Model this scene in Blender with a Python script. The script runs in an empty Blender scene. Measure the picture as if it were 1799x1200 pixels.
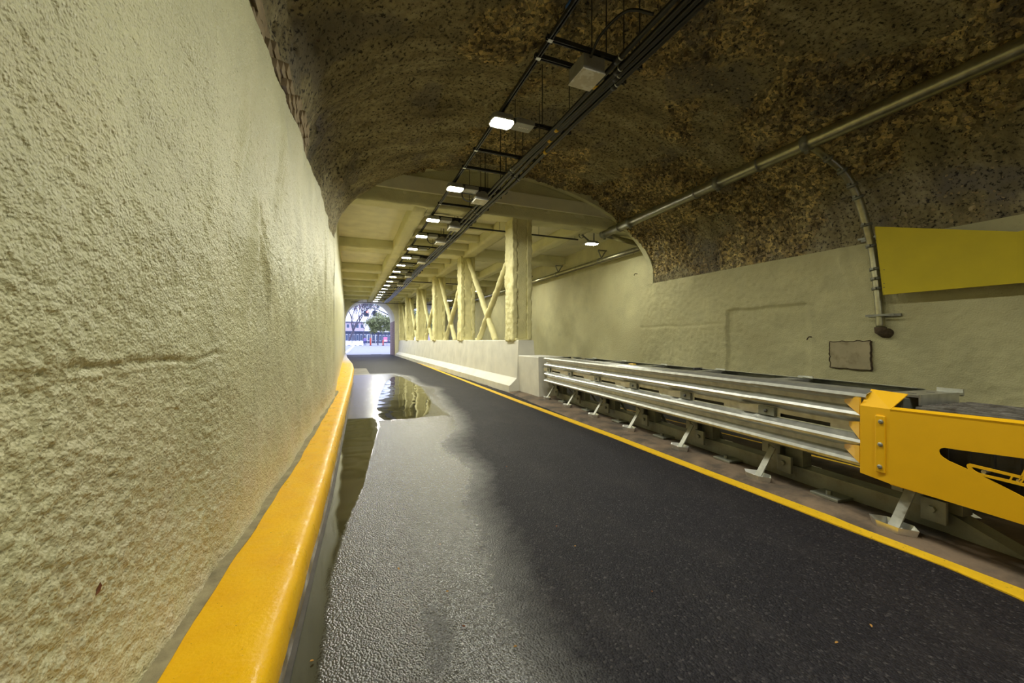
import bpy, bmesh, math, random
import numpy as np
from mathutils import Vector, Matrix

# ------------------------------------------------------------------ camera, sky, exposure
F_PX, CX, HORIZON, EYE = 700.0, 899.5, 598.0, 1.2
YAW = math.atan(288.0 / F_PX)                 # tunnel axis is +Y, camera turned right of it
SN, CS = math.sin(YAW), math.cos(YAW)
scene = bpy.context.scene
C = scene.collection
cam_d = bpy.data.cameras.new('camera')
cam = bpy.data.objects.new('camera', cam_d); C.objects.link(cam)
cam.location = (0, 0, EYE)
cam.rotation_euler = (math.pi / 2, 0, -YAW)
cam_d.sensor_width = 36.0; cam_d.sensor_fit = 'HORIZONTAL'
cam_d.lens = 36.0 * F_PX / 1799.0
cam_d.shift_y = (HORIZON - 600.0) / 1799.0
cam_d.clip_start = 0.03; cam_d.clip_end = 600
scene.camera = cam
world = bpy.data.worlds.new('sky'); scene.world = world; world.use_nodes = True
wn = world.node_tree.nodes; wl = world.node_tree.links
bg = wn['Background']; bg.inputs['Color'].default_value = (0.62, 0.68, 1.0, 1); bg.inputs['Strength'].default_value = 2.7
vs = scene.view_settings
vs.view_transform = 'Standard'; vs.look = 'None'; vs.gamma = 1.0; vs.use_curve_mapping = False
vs.exposure = 0.14
scene.cycles.use_denoising = True
scene.cycles.max_bounces = 7; scene.cycles.diffuse_bounces = 4; scene.cycles.glossy_bounces = 3
scene.cycles.adaptive_threshold = 0.05
LAMP_L = 360.0                                # radiance of the flood-light lenses
LAMP_COL = (1.0, 0.985, 0.83)

random.seed(7); rng = np.random.default_rng(7)

# ------------------------------------------------------------------ pixel -> place
def ray(px, py):
    t = (px - CX) / F_PX; e = (HORIZON - py) / F_PX
    return Vector((t * CS + SN, -t * SN + CS, e))
def at_z(px, py, z):
    r = ray(px, py); k = (z - EYE) / r.z; return Vector((r.x * k, r.y * k, z))
def at_x(px, py, x):
    r = ray(px, py); k = x / r.x; return Vector((x, r.y * k, EYE + r.z * k))
def at_y(px, py, y):
    r = ray(px, py); k = y / r.y; return Vector((r.x * k, y, EYE + r.z * k))

# ------------------------------------------------------------------ noise
def _hash(ix, iy, iz, seed):
    h = (ix.astype(np.int64) * 374761393 + iy.astype(np.int64) * 668265263 + iz.astype(np.int64) * 2147483647 + seed * 974711) & 0xffffffff
    h = ((h ^ (h >> 13)) * 1274126177) & 0xffffffff
    h = ((h ^ (h >> 16)) * 2246822519) & 0xffffffff
    return ((h ^ (h >> 15)) & 0xffffff) / float(0xffffff)
def vnoise(p, scale, seed=0):
    q = np.asarray(p, float) * scale; i = np.floor(q).astype(np.int64); f = q - i; f = f * f * (3 - 2 * f)
    out = 0
    for dx in (0, 1):
        for dy in (0, 1):
            for dz in (0, 1):
                w = (f[:, 0] if dx else 1 - f[:, 0]) * (f[:, 1] if dy else 1 - f[:, 1]) * (f[:, 2] if dz else 1 - f[:, 2])
                out = out + w * _hash(i[:, 0] + dx, i[:, 1] + dy, i[:, 2] + dz, seed)
    return out * 2 - 1
def fbm(p, scale, octs=4, seed=0, gain=0.5):
    a, s, o = 1.0, scale, 0
    for k in range(octs):
        o = o + a * vnoise(p, s, seed + k * 17); a *= gain; s *= 2.03
    return o
def worley(p, scale, seed=0):
    q = np.asarray(p, float) * scale; i = np.floor(q).astype(np.int64)
    best = np.full(len(q), 9.0); idv = np.zeros(len(q))
    for dx in (-1, 0, 1):
        for dy in (-1, 0, 1):
            for dz in (-1, 0, 1):
                a, b, c = i[:, 0] + dx, i[:, 1] + dy, i[:, 2] + dz
                jx, jy, jz = _hash(a, b, c, seed), _hash(a, b, c, seed + 5), _hash(a, b, c, seed + 9)
                d = np.sqrt((a + jx - q[:, 0]) ** 2 + (b + jy - q[:, 1]) ** 2 + (c + jz - q[:, 2]) ** 2)
                m = d < best
                best = np.where(m, d, best); idv = np.where(m, jx, idv)
    return best, idv

# ------------------------------------------------------------------ materials
def mat(name):
    m = bpy.data.materials.new(name); m.use_nodes = True
    return m, m.node_tree.nodes, m.node_tree.links, m.node_tree.nodes['Principled BSDF']
def setp(b, col=None, rough=None, metal=None, spec=None):
    if col is not None: b.inputs['Base Color'].default_value = (*col, 1)
    if rough is not None: b.inputs['Roughness'].default_value = rough
    if metal is not None: b.inputs['Metallic'].default_value = metal
    if spec is not None: b.inputs['Specular IOR Level'].default_value = spec
def coords(n, l):
    g = n.new('ShaderNodeNewGeometry'); return g.outputs['Position']
def noise(n, l, v, scale, detail=4, rough=0.55, stretch=None):
    if stretch:
        mp = n.new('ShaderNodeMapping'); mp.inputs['Scale'].default_value = stretch; l.new(v, mp.inputs['Vector']); v = mp.outputs[0]
    t = n.new('ShaderNodeTexNoise'); t.inputs['Scale'].default_value = scale; t.inputs['Detail'].default_value = detail
    t.inputs['Roughness'].default_value = rough; l.new(v, t.inputs['Vector']); return t.outputs['Fac']
def ramp(n, l, f, stops):
    r = n.new('ShaderNodeValToRGB'); l.new(f, r.inputs['Fac']); e = r.color_ramp.elements
    while len(e) < len(stops): e.new(0.5)
    for k, (p, c) in enumerate(stops):
        e[k].position = p; e[k].color = (*c, 1) if len(c) == 3 else c
    return r.outputs['Color']
def grey(v): return (v, v, v)
def mixc(n, l, f, a, b, mode='MIX'):
    m = n.new('ShaderNodeMix'); m.data_type = 'RGBA'; m.blend_type = mode
    for sock, val in ((m.inputs[0], f), (m.inputs[6], a), (m.inputs[7], b)):
        if isinstance(val, (int, float)): sock.default_value = val
        elif isinstance(val, tuple): sock.default_value = (*val, 1)
        else: l.new(val, sock)
    return m.outputs[2]
def mth(n, l, op, a, b=None, c=None, clamp=False):
    m = n.new('ShaderNodeMath'); m.operation = op; m.use_clamp = clamp
    for k, v in enumerate((a, b, c)):
        if v is None: continue
        if isinstance(v, (int, float)): m.inputs[k].default_value = v
        else: l.new(v, m.inputs[k])
    return m.outputs[0]
def bump(n, l, b, h, strength=0.4, dist=0.01):
    bp = n.new('ShaderNodeBump'); bp.inputs['Strength'].default_value = strength; bp.inputs['Distance'].default_value = dist
    l.new(h, bp.inputs['Height']); l.new(bp.outputs[0], b.inputs['Normal']); return bp
M = {}
def plain(key, col, rough=0.5, metal=0.0, var=0.12, scale=8.0, bmp=0.0, bscale=120, dirt=None):
    m, n, l, b = mat(key); setp(b, col, rough, metal); v = coords(n, l)
    lo = tuple(c * (1 - var) for c in col); hi = tuple(min(1, c * (1 + var)) for c in col)
    c = ramp(n, l, noise(n, l, v, scale), [(0.3, lo), (0.7, hi)])
    if dirt: c = mixc(n, l, ramp(n, l, noise(n, l, v, dirt[1], 6, 0.65), [(dirt[2], grey(0)), (dirt[3], grey(1))]), c, dirt[0])
    l.new(c, b.inputs['Base Color'])
    if bmp: bump(n, l, b, noise(n, l, v, bscale, 3), bmp, 0.004)
    M[key] = m; return m
def stucco(key, col, rough=0.75, b1=0.7, s1=70, tan=(0.36, 0.27, 0.15), stain=0.5, splash=False):
    m, n, l, b = mat(key); setp(b, col, rough); v = coords(n, l)
    lo = tuple(c * 0.86 for c in col); hi = tuple(min(1, c * 1.1) for c in col)
    c = ramp(n, l, noise(n, l, v, 2.2, 5), [(0.3, lo), (0.7, hi)])
    st = ramp(n, l, noise(n, l, v, 1.1, 6, 0.65), [(0.52, grey(0)), (0.75, grey(stain))])
    c = mixc(n, l, st, c, tan)
    sp = ramp(n, l, noise(n, l, v, 40, 3), [(0.68, grey(0)), (0.76, grey(0.35))])
    c = mixc(n, l, sp, c, tuple(x * 0.45 for x in tan))
    if splash:       # road splash and rust stains low on the plaster
        sx = n.new('ShaderNodeSeparateXYZ'); l.new(v, sx.inputs[0])
        mr = n.new('ShaderNodeMapRange'); mr.inputs[1].default_value = 1.25; mr.inputs[2].default_value = 0.15; l.new(sx.outputs['Z'], mr.inputs[0])
        k = mth(n, l, 'MULTIPLY', mr.outputs[0], ramp(n, l, noise(n, l, v, 4, 6, 0.7), [(0.35, grey(0.1)), (0.7, grey(0.9))]))
        c = mixc(n, l, k, c, (0.66, 0.55, 0.38))
    l.new(c, b.inputs['Base Color'])
    vo = n.new('ShaderNodeTexVoronoi'); vo.inputs['Scale'].default_value = s1; vo.feature = 'SMOOTH_F1'; l.new(v, vo.inputs['Vector'])
    h = mth(n, l, 'MULTIPLY_ADD', noise(n, l, v, s1 * 1.6, 4), 0.6, mth(n, l, 'SUBTRACT', 1.0, vo.outputs['Distance']))
    bump(n, l, b, h, b1, 0.006)
    M[key] = m; return m
stucco('wall_paint', (0.60, 0.575, 0.325), rough=0.40, b1=1.0, s1=120, stain=0.28, splash=True)
stucco('wall_paint_old', (0.60, 0.565, 0.32), rough=0.7, b1=0.9, s1=55, tan=(0.27, 0.22, 0.09), stain=0.45)
stucco('column_paint', (0.74, 0.685, 0.35), rough=0.6, b1=1.0, s1=48, tan=(0.5, 0.46, 0.2), stain=0.2)
stucco('beam_paint', (0.71, 0.68, 0.41), rough=0.7, b1=0.9, s1=55, tan=(0.30, 0.27, 0.12), stain=0.35)
stucco('slab_paint', (0.80, 0.77, 0.57), rough=0.7, b1=0.15, s1=60, tan=(0.5, 0.42, 0.25), stain=0.25)
stucco('barrier_paint', (0.70, 0.685, 0.61), rough=0.55, b1=0.12, s1=90, tan=(0.55, 0.48, 0.36), stain=0.2)
plain('galvanised', (0.62, 0.63, 0.60), 0.34, 0.85, 0.16, 14, 0.05, 90)
plain('galvanised_dull', (0.33, 0.34, 0.29), 0.5, 0.6, 0.25, 10, 0.15, 60, dirt=((0.14, 0.12, 0.08), 5, 0.45, 0.75))
plain('galvanised_pipe', (0.40, 0.38, 0.25), 0.32, 0.8, 0.2, 10, 0.1, 60)
plain('strut_steel', (0.40, 0.40, 0.35), 0.45, 0.4, 0.2, 14)
plain('bright_steel', (0.78, 0.78, 0.76), 0.3, 0.9, 0.1, 20)
plain('black_conduit', (0.010, 0.010, 0.010), 0.3, 0.0, 0.3, 20)
plain('black_strut', (0.03, 0.03, 0.028), 0.35, 0.3, 0.3, 14)
plain('coupling_yellow', (0.75, 0.48, 0.03), 0.45)
plain('grey_box', (0.30, 0.29, 0.25), 0.5, 0.3, 0.15, 9)
plain('box_lid', (0.62, 0.58, 0.47), 0.55, 0.1, 0.08, 12, dirt=((0.78, 0.76, 0.68), 9, 0.5, 0.56))
plain('lamp_housing', (0.36, 0.36, 0.33), 0.45, 0.4, 0.08, 20)
plain('white_print', (0.7, 0.7, 0.66), 0.5)
plain('nose_yellow', (0.83, 0.46, 0.008), 0.38, 0.0, 0.03, 6, 0.03, 300)
plain('sign_yellow', (0.62, 0.49, 0.0), 0.6, 0.0, 0.05, 3, 0.05, 200)
plain('dark_plastic', (0.055, 0.053, 0.05), 0.55, 0.0, 0.3, 9, 0.1, 80)
plain('lid_plastic', (0.17, 0.16, 0.145), 0.6, 0.0, 0.3, 12, 0.1, 80, dirt=((0.07, 0.06, 0.05), 16, 0.42, 0.62))
plain('line_paint', (0.82, 0.50, 0.01), 0.55, 0.0, 0.08, 10, 0.5, 220, dirt=((0.10, 0.08, 0.03), 60, 0.62, 0.70))
plain('median_concrete', (0.17, 0.12, 0.08), 0.85, 0.0, 0.3, 3, 0.6, 60, dirt=((0.055, 0.045, 0.035), 2.5, 0.42, 0.62))
plain('patch_board', (0.44, 0.38, 0.23), 0.7, 0.0, 0.12, 5, 0.1, 90, dirt=((0.25, 0.20, 0.10), 4, 0.5, 0.7))
plain('crack', (0.06, 0.04, 0.02), 0.9)
plain('rust', (0.10, 0.07, 0.04), 0.9, 0, 0.3, 30, 0.5, 80)
plain('blue_tape', (0.03, 0.10, 0.35), 0.6)
plain('leaf_brown', (0.22, 0.08, 0.03), 0.7)
plain('leaf_tan', (0.50, 0.28, 0.07), 0.7)
plain('brick', (0.27, 0.20, 0.10), 0.8, 0, 0.25, 14, 0.3, 40)
plain('pale_concrete', (0.36, 0.37, 0.40), 0.7, 0, 0.08, 3)
plain('white_barrier', (0.85, 0.85, 0.84), 0.6)
plain('bark', (0.13, 0.12, 0.15), 0.9, 0, 0.3, 10)
plain('leaf_green', (0.24, 0.27, 0.11), 0.6, 0, 0.75, 1.4)
plain('leaf_orange', (0.62, 0.32, 0.22), 0.7, 0, 0.3, 2.0)
plain('leaf_blue_green', (0.16, 0.25, 0.20), 0.7, 0, 0.4, 1.0)
plain('signal_black', (0.02, 0.025, 0.04), 0.5)
plain('red_post', (0.65, 0.10, 0.05), 0.5)
plain('building_pink', (0.66, 0.54, 0.60), 0.8)
plain('building_dark', (0.08, 0.10, 0.16), 0.4)
plain('window_glass', (0.10, 0.14, 0.22), 0.12)
plain('cloth_blue', (0.05, 0.07, 0.22), 0.8)
plain('cloth_violet', (0.28, 0.22, 0.50), 0.8)
plain('skin', (0.45, 0.28, 0.20), 0.6)
plain('hair_dark', (0.03, 0.025, 0.02), 0.6)
plain('pink_sign', (0.85, 0.25, 0.42), 0.5)
def emit(key, col, s):
    m, n, l, b = mat(key); setp(b, (0.8, 0.8, 0.8), 0.3)
    b.inputs['Emission Color'].default_value = (*col, 1); b.inputs['Emission Strength'].default_value = s; M[key] = m
emit('lens', LAMP_COL, LAMP_L)
emit('lens_dim', LAMP_COL, LAMP_L * 0.5)
emit('signal_red', (1.0, 0.05, 0.03), 14)
def build_special():
    # rubble vault
    m, n, l, b = mat('vault_rubble'); setp(b, None, 0.85); v = coords(n, l)
    at = n.new('ShaderNodeAttribute'); at.attribute_name = 'patch'
    rub = ramp(n, l, noise(n, l, v, 1.6, 6, 0.65), [(0.30, (0.11, 0.080, 0.040)), (0.45, (0.32, 0.250, 0.115)), (0.60, (0.52, 0.435, 0.215)), (0.76, (0.36, 0.30, 0.18))])
    vo = n.new('ShaderNodeTexVoronoi'); vo.inputs['Scale'].default_value = 19; l.new(v, vo.inputs['Vector'])
    sepc = n.new('ShaderNodeSeparateColor'); l.new(vo.outputs['Color'], sepc.inputs[0])
    chips = ramp(n, l, sepc.outputs[0], [(0.0, (0.28, 0.25, 0.22)), (0.5, (0.9, 0.9, 0.9)), (1.0, (2.0, 1.85, 1.5))])
    rub = mixc(n, l, 0.85, rub, chips, 'MULTIPLY')
    shot = ramp(n, l, noise(n, l, v, 1.0, 5, 0.6, (0.7, 3.2, 0.7)), [(0.30, (0.17, 0.14, 0.070)), (0.48, (0.35, 0.295, 0.15)), (0.66, (0.50, 0.44, 0.25)), (0.8, (0.32, 0.29, 0.20))])
    shot = mixc(n, l, ramp(n, l, noise(n, l, v, 12, 4, 0.65), [(0.35, grey(0.6)), (0.6, grey(0))]), shot, (0.14, 0.11, 0.052))
    base = mixc(n, l, ramp(n, l, mth(n, l, 'MULTIPLY_ADD', noise(n, l, v, 6, 4), 0.5, mth(n, l, 'ADD', at.outputs['Fac'], -0.25)), [(0.3, grey(0)), (0.6, grey(1))]), shot, rub)
    gp = ramp(n, l, noise(n, l, v, 1.1, 3, 0.5), [(0.58, grey(0)), (0.64, grey(0.7))])
    base = mixc(n, l, gp, base, (0.20, 0.175, 0.125))
    pits = ramp(n, l, noise(n, l, v, 24, 4, 0.65), [(0.37, grey(0.95)), (0.46, grey(0))])
    base = mixc(n, l, pits, base, (0.02, 0.015, 0.009))  # near-black spots put the shade of pits into the colour
    pk = ramp(n, l, noise(n, l, v, 1.9, 2), [(0.70, grey(0)), (0.76, grey(0.3))])
    base = mixc(n, l, pk, base, (0.22, 0.10, 0.07))
    l.new(base, b.inputs['Base Color'])
    h = mth(n, l, 'MULTIPLY_ADD', noise(n, l, v, 45, 5, 0.65), 1.0, mth(n, l, 'MULTIPLY', vo.outputs['Distance'], -0.8))
    bump(n, l, b, h, 0.9, 0.02); M['vault'] = m
    # stone chips
    m, n, l, b = mat('stone_chip'); setp(b, None, 0.85); v = coords(n, l)
    l.new(ramp(n, l, noise(n, l, v, 7, 4, 0.7), [(0.3, (0.13, 0.09, 0.045)), (0.5, (0.38, 0.285, 0.14)), (0.72, (0.62, 0.50, 0.29))]), b.inputs['Base Color'])
    bump(n, l, b, noise(n, l, v, 60, 3), 0.5, 0.01); M['stone'] = m
    # yellow kerb paint
    m, n, l, b = mat('kerb_paint'); setp(b, None, 0.3); v = coords(n, l)
    c = ramp(n, l, noise(n, l, v, 5, 5), [(0.3, (0.88, 0.46, 0.001)), (0.7, (0.95, 0.55, 0.003))])
    sx = n.new('ShaderNodeSeparateXYZ'); l.new(v, sx.inputs[0])
    fade = n.new('ShaderNodeMapRange'); fade.inputs[1].default_value = 19.5; fade.inputs[2].default_value = 23; l.new(sx.outputs['Y'], fade.inputs[0])
    c = mixc(n, l, fade.outputs[0], c, (0.62, 0.55, 0.48))
    sp = ramp(n, l, noise(n, l, v, 75, 2), [(0.745, grey(0)), (0.765, grey(0.9))])
    c = mixc(n, l, sp, c, (0.10, 0.06, 0.02))
    wr = ramp(n, l, noise(n, l, v, 2.4, 6, 0.7), [(0.66, grey(0)), (0.8, grey(0.22))])
    c = mixc(n, l, wr, c, (0.42, 0.22, 0.03))
    l.new(c, b.inputs['Base Color'])
    l.new(ramp(n, l, noise(n, l, v, 9, 4), [(0.35, grey(0.26)), (0.65, grey(0.5))]), b.inputs['Roughness']); b.inputs['Specular IOR Level'].default_value = 0.3
    bump(n, l, b, noise(n, l, v, 45, 4), 0.45, 0.006); M['kerb'] = m
    # road: dry asphalt, worn wet asphalt, standing water, concrete gutter slab (masks are attributes of the mesh)
    m, n, l, b = mat('road'); v = coords(n, l)
    def attr(k):
        a = n.new('ShaderNodeAttribute'); a.attribute_name = k; return a.outputs['Fac']
    jag = mth(n, l, 'MULTIPLY_ADD', noise(n, l, v, 9, 8, 0.8), 0.7, -0.35)
    wet = mth(n, l, 'SMOOTH_MAX', 0.0, mth(n, l, 'ADD', attr('wet'), jag), 0.01)
    wet = ramp(n, l, wet, [(0.18, grey(0)), (0.80, grey(1))])
    pud = ramp(n, l, mth(n, l, 'ADD', attr('puddle'), mth(n, l, 'MULTIPLY', jag, 0.7)), [(0.42, grey(0)), (0.56, grey(1))])
    con = ramp(n, l, mth(n, l, 'ADD', attr('slab'), mth(n, l, 'MULTIPLY', jag, 0.15)), [(0.46, grey(0)), (0.54, grey(1))])
    vo = n.new('ShaderNodeTexVoronoi'); vo.inputs['Scale'].default_value = 108; l.new(v, vo.inputs['Vector'])
    sc_ = n.new('ShaderNodeSeparateColor'); l.new(vo.outputs['Color'], sc_.inputs[0])
    agg = ramp(n, l, sc_.outputs[0], [(0.0, (0.0070, 0.0063, 0.0098)), (0.65, (0.0125, 0.0113, 0.0172)), (0.93, (0.026, 0.0235, 0.029)), (1.0, (0.07, 0.064, 0.068))])
    dust = ramp(n, l, noise(n, l, v, 2.2, 6, 0.7, (1.0, 0.45, 1.0)), [(0.50, grey(0)), (0.78, grey(0.35))])
    agg = mixc(n, l, dust, agg, (0.062, 0.054, 0.052))
    spk = ramp(n, l, noise(n, l, v, 130, 2), [(0.74, grey(0)), (0.78, grey(0.8))])
    agg = mixc(n, l, spk, agg, (0.14, 0.115, 0.10))
    cc = ramp(n, l, noise(n, l, v, 3, 6, 0.65), [(0.3, (0.12, 0.115, 0.10)), (0.7, (0.24, 0.225, 0.19))])
    dry = mixc(n, l, con, agg, cc)
    wetc = mixc(n, l, con, (0.026, 0.025, 0.024), (0.075, 0.070, 0.055))
    col = mixc(n, l, wet, dry, wetc)
    sil = ramp(n, l, noise(n, l, v, 1.6, 4), [(0.3, (0.022, 0.021, 0.012)), (0.7, (0.045, 0.042, 0.026))])
    col = mixc(n, l, pud, col, sil)
    l.new(col, b.inputs['Base Color'])
    rg = mixc(n, l, wet, grey(0.62), ramp(n, l, noise(n, l, v, 60, 3), [(0.35, grey(0.17)), (0.7, grey(0.30))]))
    rg = mixc(n, l, pud, rg, grey(0.035)); l.new(rg, b.inputs['Roughness'])
    l.new(mth(n, l, 'MULTIPLY_ADD', wet, 0.65, 0.25), b.inputs['Specular IOR Level'])
    hh = mth(n, l, 'MULTIPLY_ADD', noise(n, l, v, 180, 3), 0.5, mth(n, l, 'MULTIPLY', vo.outputs['Distance'], -1.1))
    keep = mth(n, l, 'MULTIPLY', mth(n, l, 'MULTIPLY_ADD', pud, -0.985, 1.0), mth(n, l, 'MULTIPLY_ADD', wet, -0.5, 1.0))
    keep = mth(n, l, 'MULTIPLY', keep, mth(n, l, 'MULTIPLY_ADD', con, -0.75, 1.0))
    bp = bump(n, l, b, hh, 0.8, 0.0065); l.new(mth(n, l, 'MULTIPLY', keep, 0.85), bp.inputs['Strength'])
    M['road'] = m
    # brick facing at the exit
    m, n, l, b = mat('brick_facing'); setp(b, None, 0.8); v = coords(n, l)
    mp = n.new('ShaderNodeMapping'); mp.inputs['Rotation'].default_value = (0, math.pi / 2, math.pi / 2); l.new(v, mp.inputs['Vector'])
    bt = n.new('ShaderNodeTexBrick'); bt.inputs['Scale'].default_value = 4.0; l.new(mp.outputs[0], bt.inputs['Vector'])
    bt.inputs['Color1'].default_value = (0.20, 0.10, 0.09, 1); bt.inputs['Color2'].default_value = (0.28, 0.14, 0.11, 1); bt.inputs['Mortar'].default_value = (0.4, 0.38, 0.36, 1)
    l.new(bt.outputs['Color'], b.inputs['Base Color']); M['brick_facing'] = m
build_special()

# ------------------------------------------------------------------ mesh helpers
class MB:
    def __init__(s): s.v, s.f = [], []
    def add(s, vs_, fs_):
        o = len(s.v); s.v += [tuple(p) for p in vs_]; s.f += [tuple(i + o for i in f) for f in fs_]; return s
    def box(s, x0, x1, y0, y1, z0, z1, mtx=None):
        p = [Vector((x, y, z)) for z in (z0, z1) for y in (y0, y1) for x in (x0, x1)]
        if mtx is not None: p = [mtx @ q for q in p]
        return s.add(p, [(0, 2, 3, 1), (4, 5, 7, 6), (0, 1, 5, 4), (2, 6, 7, 3), (0, 4, 6, 2), (1, 3, 7, 5)])
    def hexa(s, bottom, top):
        return s.prism_pts(bottom, top)
    def prism_pts(s, a, b):
        n = len(a); fs = [tuple(reversed(range(n))), tuple(range(n, 2 * n))]
        fs += [(i, (i + 1) % n, n + (i + 1) % n, n + i) for i in range(n)]
        return s.add(list(a) + list(b), fs)
    def bar(s, a, b, w, h, up=(0, 0, 1)):
        a, b = Vector(a), Vector(b); d = (b - a).normalized(); upv = Vector(up)
        if abs(d.dot(upv)) > 0.98: upv = Vector((1, 0, 0))
        r = d.cross(upv).normalized(); u = r.cross(d)
        q = [r * (-w / 2) + u * (-h / 2), r * (w / 2) + u * (-h / 2), r * (w / 2) + u * (h / 2), r * (-w / 2) + u * (h / 2)]
        return s.prism_pts([a + k for k in q], [b + k for k in q])
    def tube(s, pts, r, seg=12, caps=True):
        pts = [Vector(p) for p in pts]; rings = []; n = len(pts); prev = None
        rr = r if isinstance(r, (list, tuple)) else [r] * n
        for i, p in enumerate(pts):
            d = (pts[min(i + 1, n - 1)] - pts[max(i - 1, 0)]).normalized()
            if prev is None:
                a = Vector((0, 0, 1)) if abs(d.z) < 0.9 else Vector((1, 0, 0)); u = d.cross(a).normalized()
            else:
                u = (prev - d * prev.dot(d)).normalized()
            w = d.cross(u); prev = u
            rings.append([p + (u * math.cos(2 * math.pi * k / seg) + w * math.sin(2 * math.pi * k / seg)) * rr[i] for k in range(seg)])
        o = len(s.v)
        for g in rings: s.v += [tuple(p) for p in g]
        for i in range(n - 1):
            for k in range(seg):
                s.f.append((o + i * seg + k, o + i * seg + (k + 1) % seg, o + (i + 1) * seg + (k + 1) % seg, o + (i + 1) * seg + k))
        if caps:
            s.f.append(tuple(o + k for k in reversed(range(seg)))); s.f.append(tuple(o + (n - 1) * seg + k for k in range(seg)))
        return s
    def build(s, name, m, parent=None, smooth=False, bevel=0.0, mtx=None):
        me = bpy.data.meshes.new(name); me.from_pydata(s.v, [], s.f)
        if mtx is not None: me.transform(mtx)
        bm = bmesh.new(); bm.from_mesh(me); bmesh.ops.recalc_face_normals(bm, faces=bm.faces); bm.to_mesh(me); bm.free()
        return link(name, me, m, parent, smooth, bevel)
def link(name, me, m, parent=None, smooth=False, bevel=0.0):
    me.materials.clear(); me.materials.append(M[m])
    if smooth:
        me.polygons.foreach_set('use_smooth', [True] * len(me.polygons))
    o = bpy.data.objects.new(name, me); C.objects.link(o)
    if parent is not None:
        o.parent = parent; o.matrix_parent_inverse = Matrix.Translation(-parent.location) if parent.type == 'EMPTY' and parent.parent is None else Matrix()
    if bevel:
        md = o.modifiers.new('bevel', 'BEVEL'); md.width = bevel; md.segments = 2; md.limit_method = 'ANGLE'
    return o
def tag(o, label, cat, group=None, kind=None):
    o['label'] = label; o['category'] = cat
    if group: o['group'] = group
    if kind: o['kind'] = kind
    return o
def thing(name, loc, label, cat, group=None):
    o = bpy.data.objects.new(name, None); C.objects.link(o); o.location = loc; o.empty_display_size = 0.1
    return tag(o, label, cat, group)
def struct(o, label=None, cat=None):
    o['kind'] = 'structure'
    if label: o['label'] = label; o['category'] = cat
    return o
def grid_mesh(name, P, m, smooth=True, attrs=None, flip=False):
    """P: (nu, nv, 3) array of points"""
    nu, nv = P.shape[:2]; idx = np.arange(nu * nv).reshape(nu, nv)
    q = np.stack([idx[:-1, :-1], idx[1:, :-1], idx[1:, 1:], idx[:-1, 1:]], -1).reshape(-1, 4)
    if flip: q = q[:, ::-1]
    me = bpy.data.meshes.new(name)
    me.vertices.add(nu * nv); me.vertices.foreach_set('co', P.reshape(-1).astype(np.float32))
    me.loops.add(q.size); me.loops.foreach_set('vertex_index', q.reshape(-1).astype(np.int32))
    me.polygons.add(len(q)); me.polygons.foreach_set('loop_start', np.arange(0, q.size, 4, dtype=np.int32))
    try: me.polygons.foreach_set('loop_total', np.full(len(q), 4, dtype=np.int32))
    except Exception: pass
    me.update(calc_edges=True); me.validate()
    for k, a in (attrs or {}).items():
        at = me.attributes.new(k, 'FLOAT', 'POINT'); at.data.foreach_set('value', a.reshape(-1).astype(np.float32))
    return link(name, me, m, None, smooth)
def holed(name, outline, holes, depth, mtx, m, parent=None):
    """flat plate in local XY with holes, extruded depth along local Z, then moved by mtx"""
    cu = bpy.data.curves.new(name, 'CURVE'); cu.dimensions = '2D'; cu.fill_mode = 'BOTH'; cu.extrude = depth / 2
    for loop in [outline] + holes:
        s = cu.splines.new('POLY'); s.points.add(len(loop) - 1); s.use_cyclic_u = True
        for p, q in zip(s.points, loop): p.co = (q[0], q[1], 0, 1)
    ob = bpy.data.objects.new(name, cu); C.objects.link(ob)
    dg = bpy.context.evaluated_depsgraph_get(); me = bpy.data.meshes.new_from_object(ob.evaluated_get(dg))
    bpy.data.objects.remove(ob); bpy.data.curves.remove(cu)
    me.name = name; me.transform(mtx)
    return link(name, me, m, parent)
def copy_tree(o, delta, parent=None, label=None):
    c = o.copy(); C.objects.link(c)
    if parent is None: c.location = o.location + Vector(delta)
    else:
        c.parent = parent; c.matrix_parent_inverse = o.matrix_parent_inverse.copy()
    if label: c['label'] = label
    for ch in list(o.children): copy_tree(ch, delta, c)
    return c

# ------------------------------------------------------------------ the tunnel's shape
LY = np.array([-14, 1.5, 1.9, 2.3, 3.6, 5.75, 8.7, 15, 33.0]); LX = np.array([-.64, -.605, -.578, -.555, -.466, -.365, -.24, -.25, -.25])
KY = np.array([-14, 1.4, 3.3, 6.5, 12, 16.8, 20, 24, 27.5, 33.0]); KX = np.array([-.30, -.235, -.15, -.05, .11, .215, .19, .06, -.05, -.12])
def Lx(y): return np.interp(y, LY, LX)
def Kx(y): return np.interp(y, KY, KX)
RX, VEND, ZL, ZR, RISE = 7.6, 8.5, 3.12, 2.68, 2.05
BEAM_Z, SLAB_Z, EXIT0, EXIT1 = 4.1, 4.38, 32.2, 36.0
def vault_pt(phi, y):
    l = Lx(y) - 0.04; cx = (l + RX + 0.05) / 2; a = (RX + 0.05 - l) / 2
    t = (1 - np.cos(phi)) / 2
    z = ZR * (1 - t) + ZL * t + RISE * np.sin(phi) ** 0.92
    return cx + a * np.cos(phi), z, cx, a

def graded(a, b, s0, s1):
    out = [a]
    while out[-1] < b:
        k = (out[-1] - a) / (b - a); out.append(out[-1] + s0 + (s1 - s0) * k)
    out[-1] = b; return np.array(out)

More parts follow.
